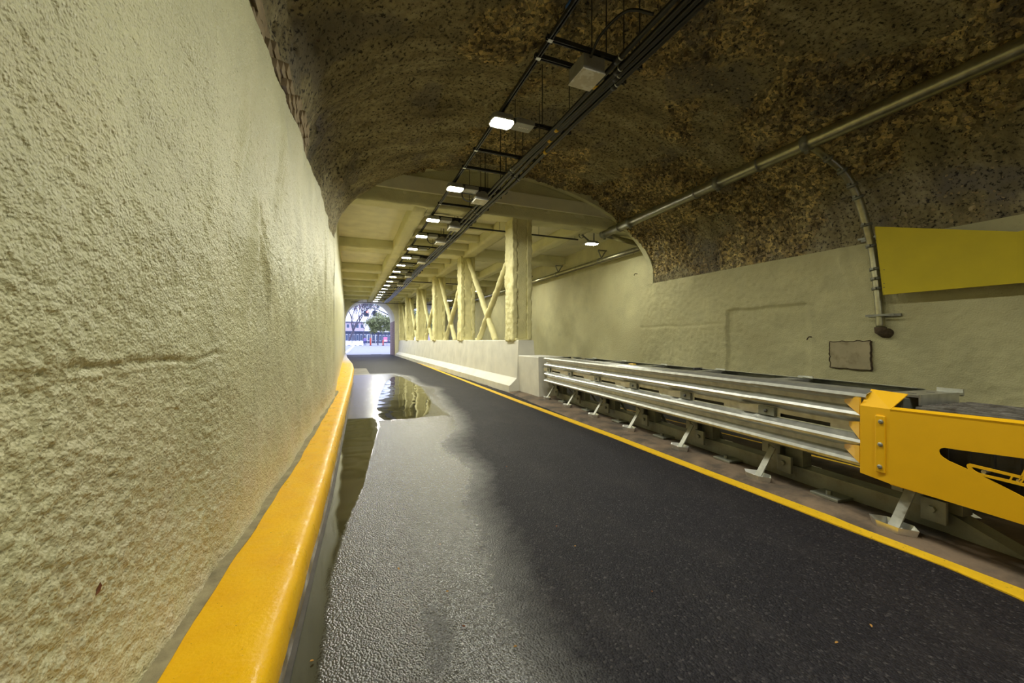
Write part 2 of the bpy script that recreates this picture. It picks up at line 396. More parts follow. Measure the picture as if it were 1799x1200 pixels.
# vault: displaced rubble surface
def vault_surface(name, y0, y1, dy, nphi, amp=1.0):
    ys = np.arange(y0, y1 + dy * 0.5, dy); ys[-1] = y1
    ph = np.linspace(0.0, math.pi, nphi)
    Y, PH = np.meshgrid(ys, ph, indexing='ij'); Y = Y.ravel(); PH = PH.ravel()
    x, z, cx, a = vault_pt(PH, Y); P = np.stack([x, Y, z], 1)
    N = np.stack([np.cos(PH) * RISE, np.zeros_like(PH), np.sin(PH) * a], 1); N /= np.linalg.norm(N, axis=1)[:, None] + 1e-9
    d = 0.13 * fbm(P, 0.75, 3, 3)
    # ribs of older lining that run across the vault
    d += 0.095 * np.sin(Y * 2.35 + 0.8 * np.sin(PH * 2) + 1.2 * vnoise(P, 0.5, 91)) * np.clip(0.4 + vnoise(P, 0.45, 92), 0, 1)
    patch = np.clip((vnoise(P, 0.8, 44) + 0.45 * vnoise(P, 2.1, 45) + 0.05 + 0.10 * (P[:, 0] - 3.0)) * 2.5, 0, 1)
    w, idv = worley(P, 13, 8); w2, id2 = worley(P, 24, 18)
    d += patch * ((idv - 0.5) * 0.075 - (0.5 - w) * 0.04 + (id2 - 0.5) * 0.035)
    d += (1 - patch) * 0.012 * fbm(P, 9, 3, 31)
    pits = np.clip((vnoise(P * np.array([1, .6, 1]), 9.0, 63) - 0.45) * 3, 0, 1); d += pits * 0.035
    d = np.where(d < 0, d * 0.55, d); d = np.clip(d, -0.085, 0.26) * amp
    edge = np.clip(np.sin(PH) / 0.10, 0, 1); d = d * (0.25 + 0.75 * edge)
    P = P + N * d[:, None]
    return grid_mesh(name, P.reshape(len(ys), nphi, 3), 'vault', True, dict(patch=patch))
vault = struct(vault_surface('ceiling', 0.3, VEND, 0.022, 470), 'rough brown rubble vault arching over the two lanes', 'ceiling')
vb = struct(vault_surface('ceiling', -14, 0.31, 0.12, 120), 'rough brown rubble vault continuing back along the tunnel', 'ceiling')

# left wall (near part rough plaster)
def wall_left_near():
    ys = graded(0.35, VEND, 0.0045, 0.028); zs = np.linspace(0.05, ZL + 0.06, 520)
    Y, Z = np.meshgrid(ys, zs, indexing='ij'); Y = Y.ravel(); Z = Z.ravel()
    P = np.stack([Lx(Y), Y, Z], 1)
    d = 0.026 * fbm(P, 0.9, 3, 5) + 0.007 * fbm(P, 5, 2, 15)
    w, _ = worley(P * np.array([1, 1, 0.85]), 78, 21)
    rough = np.clip((2.55 + 0.25 * vnoise(P, 2.0, 71) - Y) * 5, 0, 1) * np.clip((1.35 + 0.3 * vnoise(P, 1.5, 72) - Z) * 2.0, 0, 1)
    rough = 0.72 + 0.6 * rough
    d += rough * (0.0065 * (0.55 - w) + 0.0045 * fbm(P, 48, 2, 25))
    # ledge in the plaster and a few run-down folds
    led = 1.13 + 0.014 * vnoise(P, 4.0, 81) + 0.008 * vnoise(P, 14, 83)
    lk = np.clip((2.45 - Y) * 3, 0, 1)
    d -= 0.014 * lk * np.exp(-((Z - led) / 0.014) ** 2) * np.clip(0.7 + vnoise(P, 4, 82), 0, 1)
    d -= 0.014 * lk * np.clip((led - Z) * 30, 0, 1)
    d += 0.012 * lk * np.exp(-((Y - 2.42) / 0.04) ** 2)
    for (yc, zc, ang, ln) in ((2.6, 2.35, 0.35, 0.35), (2.75, 1.75, 0.3, 0.3), (3.5, 2.6, 0.25, 0.4), (3.0, 1.7, -0.5, 0.3), (6.6, 2.2, 0.15, 0.7)):
        u = (Y - yc) * math.cos(ang) - (Z - zc) * math.sin(ang); v_ = (Y - yc) * math.sin(ang) + (Z - zc) * math.cos(ang)
        d += 0.03 * np.exp(-(u / 0.05) ** 2 - (v_ / ln) ** 2) - 0.02 * np.exp(-((u - 0.1) / 0.05) ** 2 - (v_ / ln) ** 2)
    cove = np.clip((0.27 - Z) / 0.12, 0, 1); d += 0.022 * cove ** 2 * (0.9 + 0.3 * vnoise(P, 3, 5))
    d += 0.006 * np.sin(Y * 9 + vnoise(P, 1, 8) * 3) * np.clip((Y - 2.6), 0, 1)
    P[:, 0] += d
    return grid_mesh('wall_left', P.reshape(len(ys), len(zs), 3), 'wall_paint', True, flip=True)
struct(wall_left_near(), 'pale green rough plaster wall beside the yellow kerb', 'wall')
def strip_wall(name, xf, y0, y1, z0, z1, dy, dz, m, seed, amp=0.012, sign=1, mod=None):
    ys = np.arange(y0, y1 + dy * .5, dy); ys[-1] = y1; zs = np.arange(z0, z1 + dz * .5, dz); zs[-1] = z1
    Y, Z = np.meshgrid(ys, zs, indexing='ij'); Y = Y.ravel(); Z = Z.ravel()
    P = np.stack([xf(Y) if callable(xf) else np.full_like(Y, xf), Y, Z], 1)
    d = amp * (fbm(P, 1.0, 3, seed) + 0.35 * fbm(P, 9, 3, seed + 3))
    if mod is not None: d = d + mod(P, Y, Z)
    P[:, 0] += sign * d
    return grid_mesh(name, P.reshape(len(ys), len(zs), 3), m, True, flip=sign > 0)
struct(strip_wall('wall_left', Lx, -14, 0.36, 0.02, ZL + 0.05, 0.12, 0.1, 'wall_paint', 5), 'pale green plaster wall running back along the lane', 'wall')
struct(strip_wall('wall_left', Lx, VEND - 0.02, EXIT0, 0.02, SLAB_Z + .05, 0.1, 0.08, 'wall_paint', 6), 'smooth pale plaster wall under the flat slab ceiling', 'wall')

# right wall
pa = at_x(1275, 541, RX); pb = at_x(1425, 535, RX); pc = at_x(1275, 640, RX)
def rmod(P, Y, Z):
    d = 0.008 * fbm(P, 16, 3, 77) * np.clip(0.6 + vnoise(P, 0.9, 78), 0, 1.5)
    y0, y1 = min(pa.y, pb.y), max(pa.y, pb.y); zt = (pa.z + pb.z) / 2
    ins = np.clip((y1 + .02 * vnoise(P, 5, 3) - Y) * 30, 0, 1) * np.clip((Y - y0) * 8, 0, 1) * np.clip((zt + 0.02 * vnoise(P, 6, 4) - Z) * 30, 0, 1)
    d = d - 0.05 * ins
    d += 0.02 * np.exp(-((Y - 3.9 - 0.25 * (Z - 2)) / 0.07) ** 2) * np.clip((Z - 1.7) * 3, 0, 1)
    d += -0.015 * np.exp(-((Z - 1.55 - 0.03 * vnoise(P, 2, 9)) / 0.03) ** 2) * np.clip((Y - 6) * 2, 0, 1)
    return d
struct(strip_wall('wall_right', RX, 0.6, VEND + 0.5, 0.02, ZR + 0.06, 0.025, 0.025, 'wall_paint_old', 9, 0.02, -1, rmod), 'olive weathered plaster wall behind the crash cushion', 'wall')
struct(strip_wall('wall_right', RX, -14, 0.62, 0.02, ZR + 0.05, 0.15, 0.15, 'wall_paint_old', 9, 0.02, -1), 'olive plaster wall running back along the far lane', 'wall')
struct(strip_wall('wall_right', RX + 0.02, VEND, EXIT0, 0.02, SLAB_Z + 0.05, 0.12, 0.12, 'wall_paint_old', 12, 0.015, -1), 'stained cream wall beyond the columns under the slab', 'wall')

# unseen shell added around the tunnel so daylight enters only through the exit arches
struct(MB().box(-2.0, 9.4, -16, EXIT1 - .2, 6.3, 7.3).build('ceiling_light_block', 'vault'), 'unseen mass added above the vault to block daylight', 'ceiling')
struct(MB().box(-2.0, -1.1, -16, EXIT1 - .2, -.3, 6.4).build('wall_light_block_left', 'vault'), 'unseen mass added behind the left wall to block daylight', 'wall')
struct(MB().box(8.5, 9.4, -16, EXIT1 - .2, -.3, 6.4).build('wall_light_block_right', 'vault'), 'unseen mass added behind the right wall to block daylight', 'wall')
struct(MB().box(-2.0, 9.4, -16.5, -14, -.3, 7.3).build('wall_light_block_back', 'wall_paint_old'), 'unseen wall added to close the tunnel behind against daylight', 'wall')  # added behind the camera to keep sky light off the near part
# masonry face around the vault's end and the lintel beam below it
ell = []
for k in range(61):
    x, z, _, _ = vault_pt(np.array(math.pi * k / 60), np.array(VEND)); ell.append((float(x), float(z) + 0.06))
outl = [(-0.9, 2.3), (8.3, 2.3), (8.3, 6.2), (-0.9, 6.2)]
hole = [(ell[0][0], 2.4)] + ell + [(ell[-1][0], 2.4)]
outl = [(8.3, 2.5), (8.3, 6.2), (-0.9, 6.2), (-0.9, 2.5), (ell[-1][0], 2.5)] + ell[::-1] + [(ell[0][0], 2.5)]
mxz = Matrix(((1, 0, 0, 0), (0, 0, -1, 0), (0, 1, 0, 0), (0, 0, 0, 1)))
struct(holed('wall_portal', outl, [], 0.16, Matrix.Translation((0, VEND + 0.07, 0)) @ mxz, 'beam_paint'), 'plastered face around the end of the vault', 'wall')
def rough_box(name, x0, x1, y0, y1, z0, z1, m, parent=None, step=0.07, amp=0.012, seed=1):
    """box with a lumpy sprayed surface: subdivided faces, vertices moved by noise"""
    bm = bmesh.new(); bmesh.ops.create_cube(bm, size=1.0)
    bmesh.ops.scale(bm, vec=(x1 - x0, y1 - y0, z1 - z0), verts=bm.verts); bmesh.ops.translate(bm, vec=((x0 + x1) / 2, (y0 + y1) / 2, (z0 + z1) / 2), verts=bm.verts)
    for ax, ln in ((0, x1 - x0), (1, y1 - y0), (2, z1 - z0)):
        cuts = min(80, int(ln / step))
        if cuts < 1: continue
        lo = (x0, y0, z0)[ax]
        for c in range(1, cuts + 1):
            co = [0, 0, 0]; co[ax] = lo + ln * c / (cuts + 1); no = [0, 0, 0]; no[ax] = 1
            bmesh.ops.bisect_plane(bm, geom=bm.verts[:] + bm.edges[:] + bm.faces[:], plane_co=co, plane_no=no)
    co = np.array([v.co[:] for v in bm.verts]); bm.normal_update()
    nr = np.array([v.normal[:] for v in bm.verts]); d = amp * (fbm(co, 5, 3, seed) + 1.1 * fbm(co, 17, 2, seed + 4))
    co = co + nr * d[:, None]
    for v, c in zip(bm.verts, co): v.co = c
    me = bpy.data.meshes.new(name); bm.to_mesh(me); bm.free()
    return link(name, me, m, parent, True)

# flat slab with its beams
slab = struct(MB().box(-0.7, 8.2, VEND + 0.1, EXIT0 + 0.2, SLAB_Z, SLAB_Z + 0.3).build('ceiling', 'slab_paint'), 'flat cream slab ceiling crossed by beams', 'ceiling')
COL_Y = [8.95, 13.6, 18.2, 22.9, 27.6, 31.6]
for k, (y, w) in enumerate([(8.9, .45), (13.6, .72), (17.9, .72), (20.2, .4), (22.9, .6), (25.3, .4), (27.6, .6), (30.2, .4)]):
    rough_box('beam', -0.4, 7.7, y - w / 2, y + w / 2, BEAM_Z, SLAB_Z + 0.02, 'beam_paint', slab, 0.09, 0.014, 20 + k)
for k, (x, w) in enumerate([(1.48, 0.3), (3.85, 0.34), (5.75, 0.3)]):
    rough_box('girder', x - w / 2, x + w / 2, VEND + 0.3, EXIT0, BEAM_Z - 0.01 * k - 0.02, SLAB_Z + 0.02, 'beam_paint', slab, 0.1, 0.012, 60 + k)
for k in range(18):
    y = 10.4 + k * 1.2
    if min(abs(y - c) for c in (8.9, 13.6, 17.9, 20.2, 22.9, 25.3, 27.6, 30.2)) < 0.5: continue
    rough_box('joist', 1.62, 3.7, y - .09, y + .09, BEAM_Z + 0.08, SLAB_Z + 0.02, 'beam_paint', slab, 0.12, 0.008, 90 + k)
rough_box('lintel_face', 0.2, 7.4, 8.68, 8.74, BEAM_Z + 0.2, 5.25, 'beam_paint', slab, 0.1, 0.012, 140)

# exit wall with two arched openings
def arch(x0, x1, zs, rise, n=28):
    cx, a = (x0 + x1) / 2, (x1 - x0) / 2
    return [(x0, -0.1)] + [(cx - a * math.cos(math.pi * k / n), zs + rise * math.sin(math.pi * k / n)) for k in range(n + 1)] + [(x1, -0.1)]
a1 = arch(-0.20, 3.38, 2.7, 1.68); a2 = arch(4.45, 7.35, 2.75, 1.3)
ol = [(-1.2, -0.1)] + a1 + a2 + [(8.6, -0.1), (8.6, 6.5), (-1.2, 6.5)]
wexit = struct(holed('wall_exit', ol, [], EXIT1 - EXIT0, Matrix.Translation((0, (EXIT0 + EXIT1) / 2, 0)) @ mxz, 'slab_paint'), 'cream exit wall pierced by two arched openings', 'wall')
MB().box(3.375, 3.44, EXIT0 + 0.25, EXIT1, 0, 2.72).build('brick_pier_face', 'brick_facing', wexit)
MB().box(4.39, 4.455, EXIT0 + 0.25, EXIT1, 0, 2.72).build('brick_pier_face', 'brick_facing', wexit)
MB().box(7.30, 7.36, EXIT0 + 0.25, EXIT1, 0, 2.72).build('brick_pier_face', 'brick_facing', wexit)

# ------------------------------------------------------------------ floor, kerb, painted lines, median
def strip_pts(pts, z): return [at_z(px, py, z) for px, py in pts]
WET = strip_pts([(975, 1190), (960, 1150), (930, 1000), (890, 900), (812, 800), (798, 730), (768, 685), (705, 657)], 0)
PU1 = strip_pts([(560, 1190), (565, 1150), (585, 1000), (610, 920), (640, 850), (655, 790), (668, 745)], 0)
P2R = strip_pts([(750, 738), (758, 705), (742, 681), (704, 661)], 0)
P2L = strip_pts([(652, 745), (664, 700), (678, 672), (690, 661)], 0)
def fy(pts, y): return np.interp(y, [p.y for p in pts], [p.x for p in pts])
def road():
    ys = np.concatenate([np.arange(-14, 0.6, 0.4), graded(0.6, 36.5, 0.02, 0.12)]); us = np.linspace(0, 1, 110)
    Y, U = np.meshgrid(ys, us, indexing='ij'); Y = Y.ravel(); U = U.ravel()
    x0 = Kx(Y) - 0.03; x1 = np.interp(Y, [-14, 0.8, 2.6, 5.4, 8.4, 34, 40], [2.95, 3.02, 3.10, 3.21, 3.42, 3.5, 3.5])
    X = x0 + (x1 - x0) * U; P = np.stack([X, Y, np.zeros_like(X)], 1)
    big = vnoise(P, 1.1, 4) * 0.14
    wet = np.clip(0.5 + (fy(WET, Y) + big - X) / 0.55, 0, 1) * np.clip((15.6 - Y) / 1.2, 0, 1)
    tongue = np.exp(-((X - 0.33 - 0.05 * (Y - 1.6)) / 0.10) ** 2 - ((Y - 1.7) / 0.5) ** 2); wet = np.clip(wet - 0.28 * tongue * (0.7 + 0.9 * vnoise(P, 4, 33)), 0, 1)
    p1 = np.clip(0.5 + (fy(PU1, Y) - X) / 0.16, 0, 1) * np.clip((7.0 - Y) / 0.9, 0, 1)
    p2 = np.clip(0.5 + np.minimum(fy(P2R, Y) - X, X - fy(P2L, Y)) / 0.3, 0, 1) * np.clip((Y - 5.9) / 0.7, 0, 1) * np.clip((14.2 - Y) / 0.8, 0, 1)
    sl = np.clip(0.5 + (1.5 - X) / 0.05, 0, 1) * np.clip(0.5 + (Y - 6.3) / 0.1, 0, 1) * np.clip(0.5 + (14.6 - Y) / 0.1, 0, 1)
    sl2 = np.clip(0.5 + (0.72 - X) / 0.05, 0, 1) * np.clip(0.5 + (Y - 14.8) / 0.1, 0, 1) * np.clip(0.5 + (18.2 - Y) / 0.1, 0, 1)
    P[:, 2] = 0.004 * fbm(P, 1.2, 3, 14)
    return grid_mesh('floor', P.reshape(len(ys), len(us), 3), 'road', True, dict(wet=wet, puddle=np.maximum(p1, p2), slab=np.maximum(sl, sl2)), flip=True)
struct(road(), 'dark asphalt lane with a wet strip along the yellow kerb', 'road')
struct(MB().box(4.2, 7.7, -14, 36.5, -0.1, 0.0).build('floor', 'road'), 'asphalt lane on the far side of the median', 'road')
# kerb
def kerb():
    ys = graded(-6, EXIT0 + 0.4, 0.05, 0.15)
    prof = [(0.0, -0.02, 1), (0.004, 0.06, 1), (-0.004, 0.115, 1), (-0.018, 0.138, 1), (-0.045, 0.150, 1), (-0.1, 0.153, 1), (0.5, 0.154, 2), (0.03, 0.156, 0), (-0.06, 0.156, 0)]
    P = np.zeros((len(ys), len(prof), 3))
    for j, (dx, z, k) in enumerate(prof):
        kx, lx = Kx(ys), Lx(ys)
        x = kx + dx if k == 1 else (lx + dx if k == 0 else (kx + lx) / 2)
        P[:, j, 0] = x; P[:, j, 1] = ys; P[:, j, 2] = z
    q = P.reshape(-1, 3); q[:, 0] += 0.004 * vnoise(q, 2.5, 3) + 0.002 * vnoise(q, 14, 4); q[:, 2] += 0.003 * vnoise(q, 6, 9)
    return grid_mesh('trim_1', q.reshape(P.shape), 'kerb', True, flip=True)
struct(kerb(), 'glossy yellow painted kerb at the foot of the left wall', 'kerb')
plain('grout', (0.30, 0.26, 0.15), 0.9, 0, 0.3, 12, 0.5, 80)
plain('grout_dark', (0.05, 0.04, 0.02), 0.9)
def strip(name, pts, w, z, m):
    mb = MB(); L, R = [], []
    for i, p in enumerate(pts):
        d = (pts[min(i + 1, len(pts) - 1)] - pts[max(i - 1, 0)]); nrm = Vector((d.y, -d.x, 0)).normalized()
        L.append(p - nrm * w / 2); R.append(p + nrm * w / 2)
    n = len(pts); vs_ = []
    for zz in (z[0], z[1]): vs_ += [Vector((p.x, p.y, zz)) for p in L + R]
    fs = []
    for i in range(n - 1):
        fs += [(2 * n + i, 2 * n + i + 1, 3 * n + i + 1, 3 * n + i), (i, 2 * n + i, 2 * n + i + 1, i + 1), (n + i, n + i + 1, 3 * n + i + 1, 3 * n + i)]
    mb.add(vs_, fs); return mb.build(name, m)
YL = [(1799 + 420, 1052 + 195), (1799, 1047), (1677, 996), (1500, 929), (1250, 834), (1080, 768), (900, 701), (780, 655), (720, 632), (694, 622)]
yl = []
for a, b in zip(strip_pts(YL, 0)[:-1], strip_pts(YL, 0)[1:]):
    yl += [a.lerp(b, k / 4) for k in range(4)]
tag(strip('painted_line', yl, 0.115, (-0.005, 0.007), 'line_paint'), 'yellow painted edge line between the asphalt lane and the median', 'road marking')
tag(strip('painted_line', [Vector((4.42, y, 0)) for y in np.linspace(-8, 31, 30)], 0.12, (-0.005, 0.006), 'line_paint'), 'yellow painted line behind the crash cushion on the far lane', 'road marking')
tag(strip('joint_strip', [Vector((float(Kx(y)) + 0.028, y, 0)) for y in np.linspace(0.3, 12, 50)], 0.02, (-0.005, 0.008), 'dark_plastic'), 'thin black joint strip along the foot of the yellow kerb', 'joint')
tag(strip('grout_strip', [Vector((float(Lx(y)) + 0.030 + 0.004 * math.sin(y * 5.3) + 0.003 * math.sin(y * 13.1), y, 0)) for y in np.linspace(0.6, 9, 90)], 0.055, (0.14, 0.1605), 'grout'), 'narrow olive mortar strip between the left wall and the yellow kerb', 'joint')
def median():
    ys = graded(-8, 33, 0.06, 0.3)
    ex = np.interp(ys, [-14, 0.8, 2.6, 5.4, 8.4, 34], [2.93, 3.0, 3.08, 3.19, 3.40, 3.47])
    us = [(-0.03, -0.02), (0.0, 0.012), (0.03, 0.026), (0.12, 0.03)] + [(0.12 + 0.07 * k, 0.03) for k in range(1, 15)]
    P = np.zeros((len(ys), len(us), 3))
    for j, (dx, z) in enumerate(us):
        P[:, j, 0] = ex + dx if j < len(us) - 1 else 4.34; P[:, j, 1] = ys; P[:, j, 2] = z
    q = P.reshape(-1, 3); q[:, 0] += 0.012 * vnoise(q, 4, 3) * (q[:, 0] < 4.2); q[:, 2] += 0.006 * fbm(q, 4, 3, 9)
    return grid_mesh('floor_median', q.reshape(P.shape), 'median_concrete', True, flip=True)
struct(median(), 'brown stained concrete median under the crash cushion', 'median')

# ------------------------------------------------------------------ barrier, end block, columns, braces
def extrude_y(prof, y0, y1, name, m, parent=None, slant=0.0, step=0.4, lump=0.0, seed=1):
    ys = np.linspace(y0, y1, max(2, int((y1 - y0) / step))); n = len(prof)
    P = np.array([[(x, y + (slant * (z) if i == 0 else 0), z) for x, z in prof] for i, y in enumerate(ys)]); q = P.reshape(-1, 3)
    if lump: q[:, 0] += lump * fbm(q, 1.5, 3, seed)
    mb = MB(); mb.v = [tuple(p) for p in q]
    for i in range(len(ys) - 1):
        for k in range(n): mb.f.append((i * n + k, i * n + (k + 1) % n, (i + 1) * n + (k + 1) % n, (i + 1) * n + k))
    mb.f.append(tuple(reversed(range(n)))); mb.f.append(tuple((len(ys) - 1) * n + k for k in range(n)))
    return mb.build(name, m, parent)
bar = thing('concrete_barrier', (3.85, 20, 0), 'long white sloped concrete barrier carrying the row of columns', 'barrier')
bprof = [(3.40, 0), (3.40, 0.16), (3.43, 0.17), (3.585, 0.31), (3.60, 0.33), (3.655, 1.19), (3.67, 1.205), (4.03, 1.205), (4.045, 1.19), (4.10, 0.33), (4.115, 0.31), (4.27, 0.17), (4.30, 0)]
o = extrude_y(bprof, 8.45, EXIT0 - 0.1, 'body', 'barrier_paint', bar, 0.03, 0.25, 0.006, 3)
for y in (13.4, 19.0, 24.6):
    MB().box(3.652, 3.6535, y, y + 0.006, 0.34, 1.18).build('joint', 'crack', bar)
blk = tag(extrude_y([(3.66, 0.02), (3.64, 0.84), (3.655, 0.855), (4.24, 0.855), (4.25, 0.84), (4.25, 0.02)], 7.42, 8.5, 'concrete_block', 'barrier_paint', None, 0, 0.2, 0.003, 5), 'white concrete end block between barrier and crash cushion', 'block')
ORD = ['first', 'second', 'third', 'fourth', 'fifth', 'sixth']
for i, y in enumerate(COL_Y):
    c = thing('column', (3.85, y, 1.2), ('lumpy cream sprayed steel column at the cushion end of the white barrier' if i == 0 else
        'lumpy cream sprayed column on the white barrier, %s from the crash cushion' % ORD[i]), 'column', 'columns along the barrier')
    top = BEAM_Z + 0.03
    rough_box('flange', 3.60, 3.72, y - 0.24, y + 0.24, 1.18, top, 'column_paint', c, 0.035, 0.017, 200 + i)
    rough_box('flange', 3.98, 4.10, y - 0.24, y + 0.24, 1.18, top, 'column_paint', c, 0.035, 0.017, 300 + i)
    rough_box('web', 3.70, 4.0, y - 0.222, y + 0.222, 1.18, top, 'column_paint', c, 0.06, 0.013, 400 + i)
    rough_box('base_skirt', 3.66, 4.04, y - 0.3, y + 0.3, 1.198, 1.24, 'column_paint', c, 0.05, 0.016, 500 + i)
def lumpy_tube(name, a, b, r, m, parent, seed):
    a, b = Vector(a), Vector(b); n = int((b - a).length / 0.05)
    pts = [a.lerp(b, k / n) for k in range(n + 1)]
    mb = MB().tube(pts, r, 14); co = np.array(mb.v); ax = np.array([tuple(a.lerp(b, k / n)) for k in range(n + 1)]).repeat(14, 0)
    d = co - ax; ln = np.linalg.norm(d, axis=1)[:, None]
    co = ax + d / ln * (ln + (0.016 * (fbm(co, 8, 2, seed) + 0.5 * vnoise(co, 22, seed)))[:, None]); mb.v = [tuple(p) for p in co]
    return mb.build(name, m, parent, True)
for i in range(5):
    y0, y1 = COL_Y[i] + 0.24, COL_Y[i + 1] - 0.24; L = y1 - y0
    c = thing('cross_brace', (3.85, (y0 + y1) / 2, 1.2), 'pair of crossed cream braces between the %s and %s columns from the crash cushion' % (ORD[i], ORD[i + 1]), 'brace', 'cross braces between columns')
    lumpy_tube('brace_arm', (3.83, y0, 3.55), (3.83, y0 + 0.70 * L, 1.19), 0.085, 'column_paint', c, 600 + i)
    lumpy_tube('brace_arm', (3.87, y1, 4.0), (3.87, y0 + 0.34 * L, 1.19), 0.085, 'column_paint', c, 620 + i)
    rough_box('gusset', 3.78, 3.92, y0 + 0.665 * L, y0 + 0.745 * L, 1.185, 1.27, 'column_paint', c, 0.04, 0.012, 640 + i)

# ------------------------------------------------------------------ crash cushion
U = Vector((0.0943, 0.9955, 0)).normalized(); V = Vector((U.y, -U.x, 0))
P0 = at_z(1567, 930, 0.03); P0.z = 0
def cu(s, q, z): return P0 + U * s + V * q + Vector((0, 0, z))
def fr(px, py, q=0.0):
    r = ray(px, py); p0 = P0 + V * q; k = p0.dot(V) / r.dot(V); p = Vector((0, 0, EYE)) + r * k
    return (p - P0).dot(U), p.z
MC = Matrix(((U.x, V.x, 0, P0.x), (U.y, V.y, 0, P0.y), (0, 0, 1, 0), (0, 0, 0, 1)))      # local (s, q, z) -> world
BAY, NB, G = 0.955, 6, 0.03
cush = thing('crash_cushion', tuple(cu(2.8, 0.31, G)), 'galvanised crash cushion with corrugated side panels and yellow nose cover', 'crash cushion')
PROF = [(0.12, .872), (0.05, .864), (0.004, .848), (-0.004, .828), (0.004, .812), (0.058, .792), (0.062, .752), (0.006, .722), (-0.004, .705), (0.006, .688), (0.060, .655), (0.062, .640), (0.062, .606), (0.062, .578), (0.060, .570),
        (0.006, .540), (-0.004, .523), (0.006, .506), (0.062, .474), (0.062, .436), (0.006, .408), (-0.004, .39), (0.004, .372), (0.05, .352)]
def panel(i, side):
    s0, s1 = i * BAY + (0.14 if i == 0 else -0.02), (i + 1) * BAY + 0.04
    if i == NB - 1: s1 = (i + 1) * BAY + 0.08
    cuts = [s0, i * BAY + 0.40, i * BAY + 0.78, s1]; mb = MB(); n = len(PROF)
    for s in cuts:
        k = (s - s0) / (s1 - s0)
        for q, z in PROF:
            qq = q - 0.012 * k
            mb.v.append((s, qq if side == 0 else 0.62 - qq, z + 0.004 * k))
    for a in range(3):
        for k in range(n - 1):
            if a == 1 and PROF[k] == (0.062, .606): continue      # long slot in the middle valley
            mb.f.append((a * n + k, a * n + k + 1, (a + 1) * n + k + 1, (a + 1) * n + k))
    o = mb.build('fender_panel', 'galvanised', cush, False, mtx=MC)
    md = o.modifiers.new('sheet', 'SOLIDIFY'); md.thickness = 0.004; md.offset = 0
    if side: return
    c = (i + 1) * BAY - 0.12 if i < NB - 1 else (i + 1) * BAY - 0.1
    MB().box(c - 0.02, c + 0.13, 0.028, 0.05, .578, .650).build('slot_plate', 'galvanised_dull', o, bevel=0.004, mtx=MC)
    MB().prism_pts([(c + 0.13, 0.052, .578), (c + 0.13, 0.052, .650), (c + 0.30, 0.050, .650), (c + 0.335, 0.050, .635), (c + 0.335, 0.050, .60), (c + 0.30, 0.05, .580)],
                   [(c + 0.13, 0.040, .578), (c + 0.13, 0.040, .650), (c + 0.30, 0.030, .650), (c + 0.335, 0.03, .635), (c + 0.335, 0.03, .60), (c + 0.30, 0.03, .580)]).build('slot_tongue', 'galvanised', o, mtx=MC)
    MB().tube([(c + 0.055, 0.03, .614), (c + 0.055, 0.018, .614)], 0.014, 10).build('slot_bolt', 'dark_plastic', o, True, mtx=MC)
for i in range(NB):
    panel(i, 0); panel(i, 1)
MB().prism_pts([(NB * BAY + .06, 0.05, .35), (NB * BAY + .06, 0.05, .86), (NB * BAY + .06, .57, .86), (NB * BAY + .06, .57, .35)],
               [(NB * BAY + .08, 0.05, .35), (NB * BAY + .08, 0.05, .86), (NB * BAY + .08, .57, .86), (NB * BAY + .08, .57, .35)]).build('end_plate', 'galvanised_dull', cush, mtx=MC)
